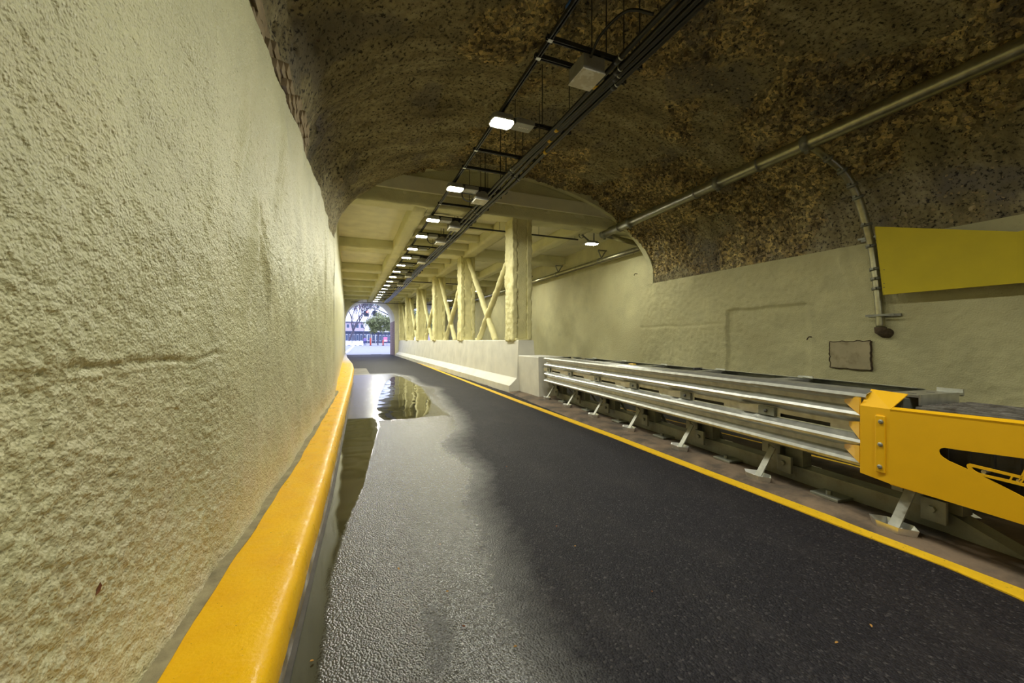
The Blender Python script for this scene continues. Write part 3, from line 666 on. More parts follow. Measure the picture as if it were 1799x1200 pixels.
for i in range(NB + 1):
    s = i * BAY
    d = MB().box(s - .02, s + .02, .07, .55, .40, .84).build('diaphragm', 'galvanised_dull', cush, mtx=MC)
    # I-shaped post under the diaphragm
    MB().box(s - .05, s + .05, .20, .215, .17, .42).box(s - .05, s + .05, .405, .42, .17, .42).box(s - .008, s + .008, .21, .41, .17, .42).build('post', 'galvanised_dull', d, mtx=MC)
    MB().box(s - .17, s - .05, .17, .195, .10, .24).build('clamp_plate', 'galvanised_dull', d, bevel=0.004, mtx=MC)
    MB().tube([(s - .11, .17, .18), (s - .11, .148, .18)], 0.02, 6).build('clamp_bolt', 'galvanised_dull', d, mtx=MC)
    MB().box(s - .20, s - .05, .26, .36, .155, .30).build('rail_guide', 'galvanised_dull', d, bevel=0.004, mtx=MC)
    MB().box(s + .05, s + .11, .19, .205, .22, .33).build('side_lug', 'galvanised_dull', d, mtx=MC)
    for sd in (0, 1):
        f = (lambda q: q) if sd == 0 else (lambda q: 0.62 - q)
        sh = [(s + .13, 0.01), (s + .06, -.05), (s - .06, -.05), (s - .13, .01), (s - .07, .075), (s + .07, .075)]
        # dished skid shoe with a raised rim
        top = [(a, f(b), G + .042) for a, b in sh]; inn = [(s + (a - s) * .82, f(0.018 + (b - 0.018) * .82), G + .008) for a, b in sh]
        bot = [(s + (a - s) * .9, f(0.018 + (b - 0.018) * .9), G) for a, b in sh]; n = 6
        mb = MB(); mb.v = top + inn + bot
        mb.f = [(n + 0, n + 1, n + 2, n + 3, n + 4, n + 5), (17, 16, 15, 14, 13, 12)]
        for k in range(n):
            j = (k + 1) % n; mb.f += [(k, j, n + j, n + k), (2 * n + k, 2 * n + j, j, k)]
        mb.build('skid_shoe', 'bright_steel', d, mtx=MC)
        MB().bar((s - .005, f(0.005), G + .012), (s - .015, f(0.165), .285), 0.058, 0.010).build('leg_strut', 'strut_steel', d, mtx=MC)
        MB().bar((s - .015, f(0.165), .285), (s + .035, f(0.09), .385), 0.05, 0.008).build('upper_strut', 'galvanised_dull', d, mtx=MC)
    if i < NB:
        MB().prism_pts([(s - .07, .125, .862), (s + .10, .125, .862), (s + .10, .55, .862), (s - .07, .55, .862)], [(s - .07, .125, .848), (s + .10, .125, .848), (s + .10, .55, .848), (s - .07, .55, .848)]
            ).box(s - .075, s - .065, .125, .50, .80, .866).box(s - .07, s + .06, .55, .562, .84, .885).build('top_bracket', 'galvanised', d, mtx=MC)
        for q in (.2, .38): MB().box(s - .01, s + .03, q, q + .012, .862, .8635).build('bracket_slot', 'dark_plastic', d, mtx=MC)
    s0, s1 = s + .11, s + BAY - .08
    if i < NB:
        ct = MB().box(s0, s1, .085, .535, .44, .80).build('cartridge', 'dark_plastic', cush, mtx=MC)
        mb = MB().box(s0, s1, .085, .535, .80, .822)
        for k in range(7): mb.box(s0 + .02, s1 - .02, .105 + k * .06, .14 + k * .06, .822, .834)
        mb.build('ribbed_lid', 'lid_plastic', ct, mtx=MC)
MB().box(2.25 * BAY, 2.25 * BAY + .03, .42, .53, .834, .88).build('lifting_lug', 'dark_plastic', cush, mtx=MC)
for s in (3.5 * BAY, 5.1 * BAY): MB().box(s, s + .12, .40, .45, .834, .86).build('warning_tab', 'coupling_yellow', cush, bevel=.005, mtx=MC)
# monorail
mr = MB().box(-.15, NB * BAY + .1, .26, .275, G, .155).box(-.15, NB * BAY + .1, .345, .36, G, .155).box(-.15, NB * BAY + .1, .24, .38, .145, .158).prism_pts(
    [(-.15, .25, G), (-.15, .37, G), (-.15, .37, .158), (-.15, .25, .158)], [(-.45, .25, G), (-.45, .37, G), (-.45, .37, .045), (-.45, .25, .045)]).build('monorail', 'galvanised_dull', cush, mtx=MC)
for i in range(NB):
    for s in (i * BAY + .48,):
        MB().box(s - .1, s + .1, .10, .26, G, G + .022).build('anchor_plate', 'galvanised_dull', mr, bevel=.004, mtx=MC)
        MB().tube([(s, .16, G + .02), (s, .16, G + .05)], .02, 6).build('anchor_bolt', 'galvanised_dull', mr, mtx=MC)
# yellow nose cover
QN = -0.055
MN = MC @ Matrix(((1, 0, 0, 0), (0, 0, -1, QN), (0, 1, 0, 0), (0, 0, 0, 1)))           # plate (s, z) -> cushion local
NZ0, NZ1, SE = 0.335, 0.800, -0.70
def c5(x, y): return fr(1480 + x * .22496, 690 + y * .225, QN)
def c9(x, y): return fr(1680 + x * .11667, 780 + y * .11667, QN)
sf = fr(1564, 721, QN)[0]
zt, zb = fr(1564, 719, QN)[1], fr(1564, 850, QN)[1]
zt2, zb2 = fr(1799, 745, QN)[1], fr(1799, 922, QN)[1]; s2 = fr(1799, 745, QN)[0]
zt3 = zt + (zt2 - zt) * (SE - sf) / (s2 - sf); zb3 = zb + (zb2 - zb) * (SE - sf) / (s2 - sf)
# cut-outs: swoosh, lettering strip, wedge
hA = [c5(985, 600), c5(830, 532), c5(785, 503), c5(763, 482), c5(755, 460), c5(758, 445), c5(772, 434), c5(800, 429), c9(0, 84), c9(1020, 218)]
hA += [(SE + .13, hA[-1][1] - .02), (SE + .16, c9(1020, 490)[1] - .03), c9(1020, 490), c9(200, 294), c9(172, 302), c9(157, 322), c9(165, 345)]
hB = [c9(235, 352), c9(262, 350), c9(830, 487), c9(800, 540), c9(400, 452), c9(320, 428), c9(265, 392)]
hC = [c9(862, 494), c9(1000, 526), c9(960, 580), c9(828, 544)]
hD = [c9(1030, 533), c9(1120, 556), c9(1075, 608), c9(985, 585)]
hE = [c9(410, 488), c9(1020, 640), c9(1250, 700), c9(1250, 920), c9(1020, 802)]
nose = holed('nose_cover', [(sf, zb), (sf, zt), (SE, zt3), (SE, zb3)], [hA, hB, hC, hD, hE], 0.006, MN, 'nose_yellow', cush)
se_, ze_ = fr(1511, 712, QN + .02)
zl_ = fr(1507, 829, QN + .02)[1]
MB().prism_pts([(se_, QN + .02, zl_), (se_, QN + .02, ze_), (sf, QN - .003, zt), (sf, QN - .003, zb)],
               [(se_, QN + .026, zl_), (se_, QN + .026, ze_), (sf, QN + .003, zt), (sf, QN + .003, zb)]).build('end_flange', 'nose_yellow', nose, mtx=MC)
MB().prism_pts([(se_, QN + .02, ze_), (se_ + .0, .07, .878), (sf - .02, .07, .870), (sf, QN, zt)], [(se_, QN + .02, ze_ - .006), (se_, .07, .872), (sf - .02, .07, .864), (sf, QN, zt - .006)]).build('top_flange', 'nose_yellow', nose, mtx=MC)
MB().prism_pts([(sf, QN - .003, zt), (sf, QN - .003, zt - .012), (SE, QN - .003, zt3 - .012), (SE, QN - .003, zt3)], [(sf, QN + .03, zt + .012), (sf, QN + .03, zt), (SE, QN + .03, zt3), (SE, QN + .03, zt3 + .012)]).build('top_lip', 'nose_yellow', nose, mtx=MC)
MB().box(SE, sf, QN, QN + .05, zb - .006, zb).build('bottom_lip', 'nose_yellow', nose, mtx=MC)
rn = (0.62 - 2 * QN) / 2; mb = MB()
ns = 20
for k in range(ns + 1):
    a = math.pi * k / ns
    for z in (zb3, zt3): mb.v.append((SE - rn * 0.75 * math.sin(a), 0.31 - rn * math.cos(a), z))
mb.f = [(2 * k, 2 * k + 1, 2 * k + 3, 2 * k + 2) for k in range(ns)]
mb.build('rounded_front', 'nose_yellow', nose, True, mtx=MC)
MB().box(SE, sf + .1, .62 - QN - .006, .62 - QN, zb, zt).build('far_side', 'nose_yellow', nose, mtx=MC)
for zc, ext in ((.772, .15), (.613, .12), (.455, .15)):
    MB().prism_pts([(se_ + .005, QN + .022, zc - .06), (se_ + .005, QN + .022, zc + .055), (se_ + ext, .05, zc + .03), (se_ + ext, .05, zc + .0)],
                   [(se_ + .0, QN + .03, zc - .06), (se_ + .0, QN + .03, zc + .055), (se_ + ext, .056, zc + .03), (se_ + ext, .056, zc + .0)]).build('tab', 'nose_yellow', nose, mtx=MC)
b0, b1 = fr(1538, 781, QN), fr(1556, 781, QN); zt_ = fr(1547, 730, QN)[1]; zb_ = fr(1546, 830, QN)[1]; qb = QN + .008
MB().box(b1[0], b0[0], qb - .016, qb + .01, zb_, zt_).build('bolt_strip', 'nose_yellow', nose, bevel=.006, mtx=MC)
for px, py in ((1547, 741), (1546, 781), (1545, 820)):
    s, z = fr(px, py, qb - .02); MB().tube([(s, qb - .015, z), (s, qb - .021, z), (s, qb - .026, z)], [.0135, .0135, .007], 12).build('bolt', 'galvanised_dull', nose, mtx=MC)
for x, y in ((402, 424), (935, 560)):
    s, z = c9(x, y); MB().tube([(s, QN + .05, z), (s, QN + .005, z)], .010, 10).build('inner_bolt', 'bright_steel', nose, mtx=MC)
nc = MB().box(SE + .05, -.09, .05, .57, .40, .78).build('cartridge', 'dark_plastic', cush, mtx=MC)
mb = MB().box(SE + .05, -.09, .05, .57, .78, .80)
for k in range(8): mb.box(SE + .07, -.11, .07 + k * .06, .105 + k * .06, .80, .812)
mb.build('ribbed_lid', 'lid_plastic', nc, mtx=MC)
for k in range(6): MB().box(SE + .1 + k * .09, SE + .115 + k * .09, .042, .05, .42, .76).build('side_rib', 'dark_plastic', nc, mtx=MC)

# ------------------------------------------------------------------ lamps, junction boxes, rack, conduits
LZ, LAMPX = 3.95, 1.80
def make_lamp(x, y, z):
    t = thing('flood_light', (x, y, z), 'lit grey LED flood light in the row hung beside the black conduits', 'light', 'flood lights along the tunnel')
    a, b_ = .155, .125
    oc = [(-a, -b_ * .5), (-a * .75, -b_), (a * .75, -b_), (a, -b_ * .5), (a, b_ * .5), (a * .75, b_), (-a * .75, b_), (-a, b_ * .5)]
    MB().prism_pts([(x + p, y + q, z + .004) for p, q in oc], [(x + p * .9, y + q * .9, z + .075) for p, q in oc]).build('housing', 'lamp_housing', t)
    for k in range(6):
        xx = x - .115 + k * .046
        MB().add([(xx - .019, y - .098, z), (xx - .019, y + .098, z), (xx + .019, y + .098, z), (xx + .019, y - .098, z)], [(0, 1, 2, 3)]).build('lens', 'lens', t)
    rim = MB()
    for i in range(8):
        p, q = oc[i], oc[(i + 1) % 8]; rim.bar((x + p[0] * .96, y + p[1] * .96, z + .002), (x + q[0] * .96, y + q[1] * .96, z + .002), .012, .014)
    rim.build('rim', 'white_print', t)
    dr = MB().box(x + .165, x + .42, y - .10, y + .10, z + .0, z + .07).build('driver_box', 'lamp_housing', t, bevel=.006)
    for k in range(6): MB().box(x + .235 + k * .024, x + .249 + k * .024, y - .012, y + .014, z - .0012, z).build('printed_mark', 'white_print', dr)
    MB().box(x - .02, x + .02, y + .06, y + .10, z + .07, 4.07).build('arm', 'black_strut', t)
    MB().tube([(x + .40, y, z + .04), (x + .46, y, z + .03), (x + .52, y + .02, z + .07), (x + .55, y + .05, z + .11)], .012, 8).build('power_cord', 'black_conduit', t, True)
    return t
ly = [2.35, -0.2, -2.7, -5.2] + [at_z(px, py, LZ).y for px, py in ((878, 216), (803, 333), (767, 388), (744, 416), (728, 438), (713, 453))]
while ly[-1] < 29.2: ly.append(ly[-1] + 1.45)
lamp0 = make_lamp(LAMPX, ly[0], LZ)
lamp0['label'] = 'lit LED flood light under the rough vault, before the large junction box'
for y in ly[1:]:
    lb = 'lit LED flood light in the row under the flat slab' if y > VEND else ('lit LED flood light beside the coiled cable next to the lintel' if y > 6 else
         'lit LED flood light under the rough vault, between the large junction box and the lintel' if y > 4 else lamp0['label'])
    copy_tree(lamp0, (0, y - ly[0], 0), None, lb)
def make_box(x, y, z, label):
    t = thing('junction_box', (x, y, z), label, 'junction box', 'junction boxes on the conduit rack')
    MB().box(x - .125, x + .125, y - .14, y + .14, z + .008, z + .16).build('body', 'grey_box', t, bevel=.004)
    MB().box(x - .13, x + .13, y - .145, y + .145, z - .006, z + .008).build('lid', 'box_lid', t)
    for sx in (-1, 1):
        MB().box(x + sx * .09 - .02, x + sx * .09 + .02, y - .17, y + .17, z + .16, z + .165).build('mounting_strap', 'black_strut', t)
    return t
BZ = 3.88
bx = [(1029, 140), (850, 356), (804, 404), (779, 429), (744, 463), (718, 487), (705, 502)]
blab = ['square grey junction box with flaked pale lid under the rough vault', 'grey junction box beside the flood light before the lintel'] + ['grey junction box with pale lid under the flat slab'] * 5
by = []
for (px, py), lb in zip(bx, blab):
    p = at_z(px, py, BZ); by.append(p.y); make_box(2.27 if not by[1:] else 2.36, p.y, BZ, lb)
rack = thing('conduit_rack', (2.2, 10, 4.08), 'black slotted strut rack carrying conduits and flood lights', 'rack')
def chan(mb, a, b, w=.041, h=.041):
    a, b = Vector(a), Vector(b); d = (b - a).normalized(); r = d.cross(Vector((0, 0, 1)))
    mb.bar(a + Vector((0, 0, h / 2 - .003)), b + Vector((0, 0, h / 2 - .003)), w, .006)
    for sg in (-1, 1):
        mb.bar(a + r * sg * (w / 2 - .002), b + r * sg * (w / 2 - .002), .004, h)
        mb.bar(a + r * sg * (w / 2 - .007) - Vector((0, 0, h / 2)), b + r * sg * (w / 2 - .007) - Vector((0, 0, h / 2)), .012, .003)
    return mb
RZ = 4.075
chan(MB(), (LAMPX - .02, -6, RZ), (LAMPX - .02, 31.2, RZ)).build('rail', 'black_strut', rack)
ry = sorted([y + dd for y in by for dd in (-.13, .13)] + [y + .09 for y in ly] + [5.75, 6.4, 8.3])
def vault_z(x, y):
    for k in range(200):
        ph = math.pi * k / 199
        vx, vz, _, _ = vault_pt(np.array(ph), np.array(y))
        if vx <= x: return float(vz)
    return 4.4
for y in ry:
    if y < -5.8 or y > 31: continue
    r = chan(MB(), (LAMPX - .06, y, RZ + .001), (2.86, y, RZ + .001)).build('rung', 'black_strut', rack)
    MB().box(LAMPX - .045, LAMPX + .005, y - .02, y + .02, RZ - .027, RZ - .021).build('clip', 'galvanised', r)
    for x in (2.42, 2.84):
        zt_ = (vault_z(x, y) + .05) if y < VEND else SLAB_Z + .01
        MB().tube([(x, y, RZ), (x, y, zt_)], .006, 6).build('hanger_rod', 'black_strut', r)
CXS = [2.50, 2.58, 2.665, 2.75]
for i, x in enumerate(CXS):
    pts = []
    for k in range(75):
        y = -6 + k * 0.5
        pts.append((x + .02 * math.sin(y * .55 + i * .7) + .012 * math.sin(y * 1.7 + i), y, 4.02 + .012 * math.sin(y * .9 + i * 2)))
    o = tag(MB().tube(pts, .030 if i else .026, 10).build('electrical_conduit', 'black_conduit', None, True), 'black conduit in the bundle slung under the strut rack', 'conduit', 'bundled black conduits')
    P_ = np.array(pts)
    for y in [3.3 + .12 * i] + [6.1 + .1 * i, 8.3 + .1 * i] + list(np.arange(11, 30, 3.0)):
        xx = np.interp(y, P_[:, 1], P_[:, 0]); zz = np.interp(y, P_[:, 1], P_[:, 2])
        MB().tube([(xx, y - .035, zz), (xx, y + .035, zz)], .037, 10).build('coupling', 'black_strut', o, True)
        MB().tube([(xx, y - .05, zz), (xx, y - .04, zz)], .0365, 10).build('coupling_ring', 'galvanised', o, True)
    for y in ((4.4 + .3 * i,) if i in (1, 2, 3) else (3.72,)):
        xx = np.interp(y, P_[:, 1], P_[:, 0]); zz = np.interp(y, P_[:, 1], P_[:, 2])
        MB().tube([(xx, y - .03, zz), (xx, y + .03, zz)], .0335, 10).build('yellow_tag', 'coupling_yellow', o, True)
# looping leads
def lead(pts, label, r=.014):
    p = [Vector(q) for q in pts]; out = []
    for i in range(len(p) - 1):
        a, b, c, d = p[max(i - 1, 0)], p[i], p[i + 1], p[min(i + 2, len(p) - 1)]
        for k in range(8):
            t = k / 8; out.append(0.5 * ((2 * b) + (c - a) * t + (2 * a - 5 * b + 4 * c - d) * t * t + (3 * b - a - 3 * c + d) * t ** 3))
    out.append(p[-1])
    return tag(MB().tube(out, r, 8).build('cable_lead', 'black_conduit', None, True), label, 'cable')
by0 = by[0]
lead([(2.22, by0 - .15, BZ + .12), (2.22, by0 - .32, BZ + .22), (2.3, by0 - .6, BZ + .26), (2.47, by0 - .75, BZ + .17)], 'black cable curving from the large junction box to the conduits')
for k, y in ((1, by[1]), (3, by[3])):
    loop = [(2.14 + .12 * math.cos(a), y + .05, 4.0 + .12 * math.sin(a)) for a in np.linspace(0, 2 * math.pi * 1.6, 16)]
    lead(loop, ['', 'coiled black cable loop beside the flood light before the lintel', '', 'coiled black cable loop under the flat slab'][k], .010)
pt0 = at_z(1005, 8, 4.06)
wire = tag(MB().tube([(LAMPX - .02, 2.3, 4.11), (LAMPX - .02, 3.2, 4.11)], .012, 8).build('taped_cable', 'galvanised', None, True), 'pale cable on the rack rail wrapped with blue tape', 'cable')
MB().tube([(LAMPX - .02, 2.96, 4.11), (LAMPX - .02, 3.04, 4.11)], .028, 10).build('tape_wrap', 'blue_tape', wire, True)
# cross conduits that feed the far lane
def cross(y, x0, x1, z, label):
    o = tag(MB().tube([(x0, y, z), (x1, y, z)], .022, 8).build('cross_conduit', 'black_conduit', None, True), label, 'conduit')
    for x in np.arange(x0 + 0.8, x1, 1.1):
        MB().tube([(x, y, z), (x, y, SLAB_Z + .01)], .006, 6).build('hanger_rod', 'galvanised_dull', o)
cross(9.45, 2.75, 5.85, 3.97, 'black conduit crossing from the bundle past the first column to the far lane light')
cross(19.2, 2.75, 6.0, 3.97, 'black conduit crossing behind the third column toward the far lane')
cross(31.0, 0.2, 6.4, 3.97, 'black conduit crossing above the two exit arches')

# far lane lamps on the slab
def far_lamp(x, y, z, label):
    t = thing('wall_pack_light', (x, y, z), label, 'light', 'far lane lights')
    MB().prism_pts([(x - .2, y - .13, z), (x + .2, y - .13, z), (x + .2, y + .13, z), (x - .2, y + .13, z)], [(x - .12, y - .1, z + .07), (x + .16, y - .1, z + .07), (x + .16, y + .1, z + .07), (x - .12, y + .1, z + .07)]).build('housing', 'lamp_housing', t, bevel=.01)
    MB().box(x - .1, x + .17, y - .1, y + .1, z - .008, z + .001).build('lens', 'lens_dim', t)
    MB().bar((x - .05, y, z + .07), (x - .28, y, z + .22), .04, .03).bar((x + .1, y, z + .07), (x + .1, y, BEAM_Z + .02), .03, .03).build('bracket', 'galvanised_dull', t)
    MB().tube([(x - .3 + .07 * math.cos(a), y, z + .2 + .07 * math.sin(a)) for a in np.linspace(0, 6.28, 14)], .009, 6).build('cable_loop', 'black_conduit', t, True)
    return t
far_lamp(6.1, 9.2, 3.82, 'small lit lamp under the slab by the end of the large pipe')
for y in (15.2, 20.6, 26.0): far_lamp(6.2, y, 3.84, 'small lit lamp over the far lane beyond the columns')

# ------------------------------------------------------------------ pipes on the right
PX, PZ = 6.37, 4.10
pipe = thing('drain_pipe', (PX, 4, PZ), 'large galvanised pipe slung along the rough vault', 'pipe')
MB().tube([(PX, -4, PZ + .12), (PX, 1.77, PZ + .10), (PX, 9.05, PZ - .04)], .105, 24).build('barrel', 'galvanised_pipe', pipe, True)
jy = at_x(1418, 250, PX).y
for y in (jy, jy + 1.55, 7.9, 8.95, 1.0):
    z = np.interp(y, [1.77, 9.05], [PZ + .10, PZ - .04])
    MB().tube([(PX, y - .05, z), (PX, y + .05, z)], .122, 24).build('coupling', 'galvanised_dull', pipe, True)
    MB().box(PX - .02, PX + .02, y - .03, y + .03, z - .155, z - .11).build('coupling_bolt', 'galvanised_dull', pipe)
for y in (jy + .75, 5.9, 8.3):
    z = np.interp(y, [1.77, 9.05], [PZ + .10, PZ - .04])
    MB().tube([(PX, y - .012, z), (PX, y + .012, z)], .118, 24).tube([(PX, y, z + .11), (PX, y, vault_z(PX, min(y, VEND)) + .05)], .008, 6).build('hanger', 'galvanised_dull', pipe, True)
MB().tube([(PX + .02, 9.0, PZ - .04), (PX + .5, 9.06, PZ - .09), (RX, 9.1, PZ - .16)], .07, 14).build('branch', 'galvanised_pipe', pipe, True)
lp = thing('wall_pipe', (7.3, 20, 3.72), 'galvanised pipe bracketed high along the stained right wall', 'pipe')
MB().tube([(7.36, 8.7, 3.70), (7.36, 31.9, 3.74)], .078, 18).build('barrel', 'galvanised_pipe', lp, True)
for y in (10.6, 13.4, 16.1, 17.3, 20.0, 23.5, 27.0):
    MB().bar((7.62, y, 4.05), (7.30, y, 4.05), .035, .035).bar((7.30, y, 4.04), (7.42, y, 3.80), .03, .03).bar((7.58, y, 4.04), (7.42, y, 3.80), .03, .03).build('bracket', 'galvanised_dull', lp)
    MB().tube([(7.36, y - .02, 3.71), (7.36, y + .02, 3.71)], .09, 16).build('clamp', 'galvanised_dull', lp, True)
# curved branch that comes down the wall
DW = RX - 0.10
pj = at_x(1420, 252, PX)
path = [pj + Vector((.08, 0, -.02))]
for px, py, x in ((1450, 274, 6.72), (1485, 306, 7.02), (1507, 347, 7.24), (1522, 395, 7.38), (1533, 440, DW - .02), (1540, 490, DW), (1545, 540, DW), (1547, 575, DW)):
    path.append(at_x(px, py, x))
dp = thing('drop_pipe', tuple(path[-1]), 'jointed galvanised branch pipe curving down the wall beside the yellow panel', 'pipe')
pp = []
for i in range(len(path) - 1):
    a, b, c, d = path[max(i - 1, 0)], path[i], path[i + 1], path[min(i + 2, len(path) - 1)]
    for k in range(6):
        t = k / 6; pp.append(0.5 * ((2 * b) + (c - a) * t + (2 * a - 5 * b + 4 * c - d) * t * t + (3 * b - a - 3 * c + d) * t ** 3))
pp.append(path[-1])
MB().tube(pp, .055, 14).build('barrel', 'galvanised_pipe', dp, True)
for k in (7, 11, 15, 18, 24, 29, 34, 36, 38):
    a, b = pp[k], pp[k + 1]; d = (b - a).normalized()
    MB().tube([a - d * .022, a + d * .022], .072, 14).build('coupling', 'galvanised_dull', dp, True)
    MB().box(a.x - .1, a.x - .06, a.y - .02, a.y + .02, a.z - .015, a.z + .015).build('coupling_lug', 'galvanised_dull', dp)
e = pp[-1]
MB().tube([e, e + Vector((0, 0, -.05)), e + Vector((.05, -.03, -.09)), e + Vector((.16, -.05, -.09))], .075, 14).build('elbow', 'rust', dp, True)
for k in (27, 44):
    a = pp[min(k, len(pp) - 1)]
    MB().bar((RX - .02, a.y - .22, a.z), (RX - .02, a.y + .18, a.z), .03, .04).bar((DW - .07, a.y - .2, a.z), (DW - .07, a.y + .15, a.z), .012, .03).build('wall_strap', 'galvanised_dull', dp)

# ------------------------------------------------------------------ yellow panel, patch, hooks on the right wall
SX = 7.28
cor = [at_x(1538, 398, SX), at_x(1553, 518, SX), at_x(1788, 497.5, SX), at_x(1788, 407, SX)]
sgn = thing('yellow_panel', tuple(cor[1]), 'plain yellow tapered sheet metal panel standing off the right wall', 'panel')
T = Vector((.03, 0, 0))
MB().prism_pts(cor, [p + T for p in cor]).build('face_sheet', 'sign_yellow', sgn)
ext = [cor[3], cor[2], cor[2] + Vector((.05, -.9, -.03)), cor[3] + Vector((.05, -.9, .10))]
MB().prism_pts(ext, [p + T for p in ext]).build('side_sheet', 'sign_yellow', sgn)
MB().prism_pts([cor[0], cor[1], cor[1] + Vector((.05, .035, .0)), cor[0] + Vector((.05, .035, 0))], [p + Vector((.0, 0, 0.0)) + T for p in (cor[0], cor[1], cor[1] + Vector((.05, .035, .0)), cor[0] + Vector((.05, .035, 0)))]).build('edge_fold', 'sign_yellow', sgn)
for p, q in ((cor[0], cor[3]), (cor[1], cor[2])):
    for f in (.12, .8):
        a = p.lerp(q, f); a = a + (Vector((0, 0, -.1)) if p is cor[0] else Vector((0, 0, .1)))
        MB().box(SX + .02, RX + .02, a.y - .02, a.y + .02, a.z - .02, a.z + .02).build('standoff', 'galvanised_dull', sgn)
for py in (474, 498, 505):
    a = at_x(1553, py, SX - .003); MB().tube([a, a + Vector((.006, 0, 0))], .007, 8).build('rivet', 'dark_plastic', sgn)
q = [at_x(px, py, RX - .035) for px, py in ((1457, 600), (1530, 599), (1531, 651), (1458, 645))]
pan = thing('access_panel', tuple(q[3]), 'square tan access panel with cracked dark edges in the olive wall', 'panel')
MB().prism_pts(q, [p + Vector((.05, 0, 0)) for p in q]).build('board', 'patch_board', pan, bevel=.008)
cr = MB(); rr = random.Random(4)
for i in range(4):
    a, b = q[i], q[(i + 1) % 4]; prev = a
    for k in range(1, 13):
        c = a.lerp(b, k / 12) + Vector((0, rr.uniform(-.012, .012), rr.uniform(-.012, .012))); cr.bar(prev + Vector((.006, 0, 0)), c + Vector((.006, 0, 0)), .012 if i != 1 else .02, .02, (1, 0, 0)); prev = c
cr.build('cracked_edge', 'crack', pan)
for px, py, lb in ((1424, 592, 'small dark bent hook on the wall left of the access panel'), (1118, 481, 'small ring bolt on the stained wall past the vault'), (1117, 443, 'small ring bolt on the wall under the pipe')):
    p = at_x(px, py, RX - .02)
    tag(MB().tube([p + Vector((.04, 0, 0)), p + Vector((-.05, 0, 0)), p + Vector((-.07, .01, -.03)), p + Vector((-.05, .03, -.05))], .009, 8).build('wall_hook', 'rust', None, True), lb, 'hook')
# exposed bricks and stones in the vault
def icol(r, seed):
    bm = bmesh.new(); bmesh.ops.create_icosphere(bm, subdivisions=1, radius=1.0); rg = random.Random(seed)
    for v in bm.verts: v.co = Vector((v.co.x * r * rg.uniform(.6, 1.25), v.co.y * r * rg.uniform(.6, 1.25), v.co.z * r * .45 * rg.uniform(.5, 1.2)))
    me = bpy.data.meshes.new('stone'); bm.to_mesh(me); bm.free(); me.materials.append(M['stone']); return me
stones = [icol(1.0, k) for k in range(6)]
def vault_frame(ph, y):
    x, z, cx, a = vault_pt(np.array(ph), np.array(y)); n = Vector((math.cos(ph) * RISE, 0, math.sin(ph) * float(a))).normalized()
    return Vector((float(x), y, float(z))), n
vme = vault.data; vco = np.empty(len(vme.vertices) * 3, np.float32); vme.vertices.foreach_get('co', vco); vco = vco.reshape(-1, 470, 3)
def vault_at(ph, y):
    i = int(np.clip((y - 0.3) / 0.022, 0, vco.shape[0] - 1)); j = int(np.clip(ph / math.pi * 469, 0, 469)); return Vector(vco[i, j].tolist())
rs = random.Random(11); cnt = 0; chips = MB(); tries = 0; nchip = 0
ico = icol(1.0, 99); icv = [v.co.copy() for v in ico.vertices]; icf = [tuple(p.vertices) for p in ico.polygons]
while (cnt < 300 or nchip < 5200) and tries < 60000:
    tries += 1
    y = rs.uniform(1.0, 8.3); ph = rs.uniform(0.06, math.pi - 0.25)
    p, n = vault_frame(ph, y); pn = np.array([[p.x, p.y, p.z]])
    if vnoise(pn, 0.8, 44)[0] + 0.45 * vnoise(pn, 2.1, 45)[0] + 0.1 * (p.x - 3.0) < 0.02 + rs.uniform(-.15, .15): continue
    p = vault_at(ph, y); rot = n.to_track_quat('Z', 'Y').to_matrix() @ Matrix.Rotation(rs.uniform(0, 6.28), 3, 'Z') @ Matrix.Rotation(rs.uniform(-.5, .5), 3, 'X')
    if cnt < 300 and rs.random() < 0.1:
        o = bpy.data.objects.new('stone', stones[cnt % 6]); C.objects.link(o); o.parent = vault
        r = rs.uniform(.028, .055); o.matrix_basis = Matrix.Translation(p) @ rot.to_4x4() @ Matrix.Diagonal((r, r * rs.uniform(.6, 1), r * .9, 1)); cnt += 1
    elif nchip < 5200:
        r = rs.uniform(.010, .026); sc = Vector((r, r * rs.uniform(.5, 1), r))
        chips.add([p + rot @ Vector((c.x * sc.x, c.y * sc.y, c.z * sc.z)) for c in icv], icf); nchip += 1
o = chips.build('rubble_chips', 'stone', vault); o['kind'] = 'stuff'
bme = MB().box(-.10, .10, -.035, .035, -.02, .02).build('brick', 'brick', vault); brick_me = bme.data
first = True
for r in range(4):
    for k in range(12):
        y = 3.0 + k * .225 + (r % 2) * .11; ph = math.pi - 0.035 - r * .028
        if rs.random() < .18: continue
        p, n = vault_frame(ph, y); p = vault_at(ph, y)
        tx = Vector((0, 1, 0)); tz = n; ty = tz.cross(tx)
        mt = Matrix((tx, ty, tz)).transposed().to_4x4()
        o = bme if first else bpy.data.objects.new('brick', brick_me)
        if not first: C.objects.link(o); o.parent = vault
        o.matrix_parent_inverse = Matrix(); o.matrix_basis = Matrix.Translation(p - n * .008) @ mt; first = False

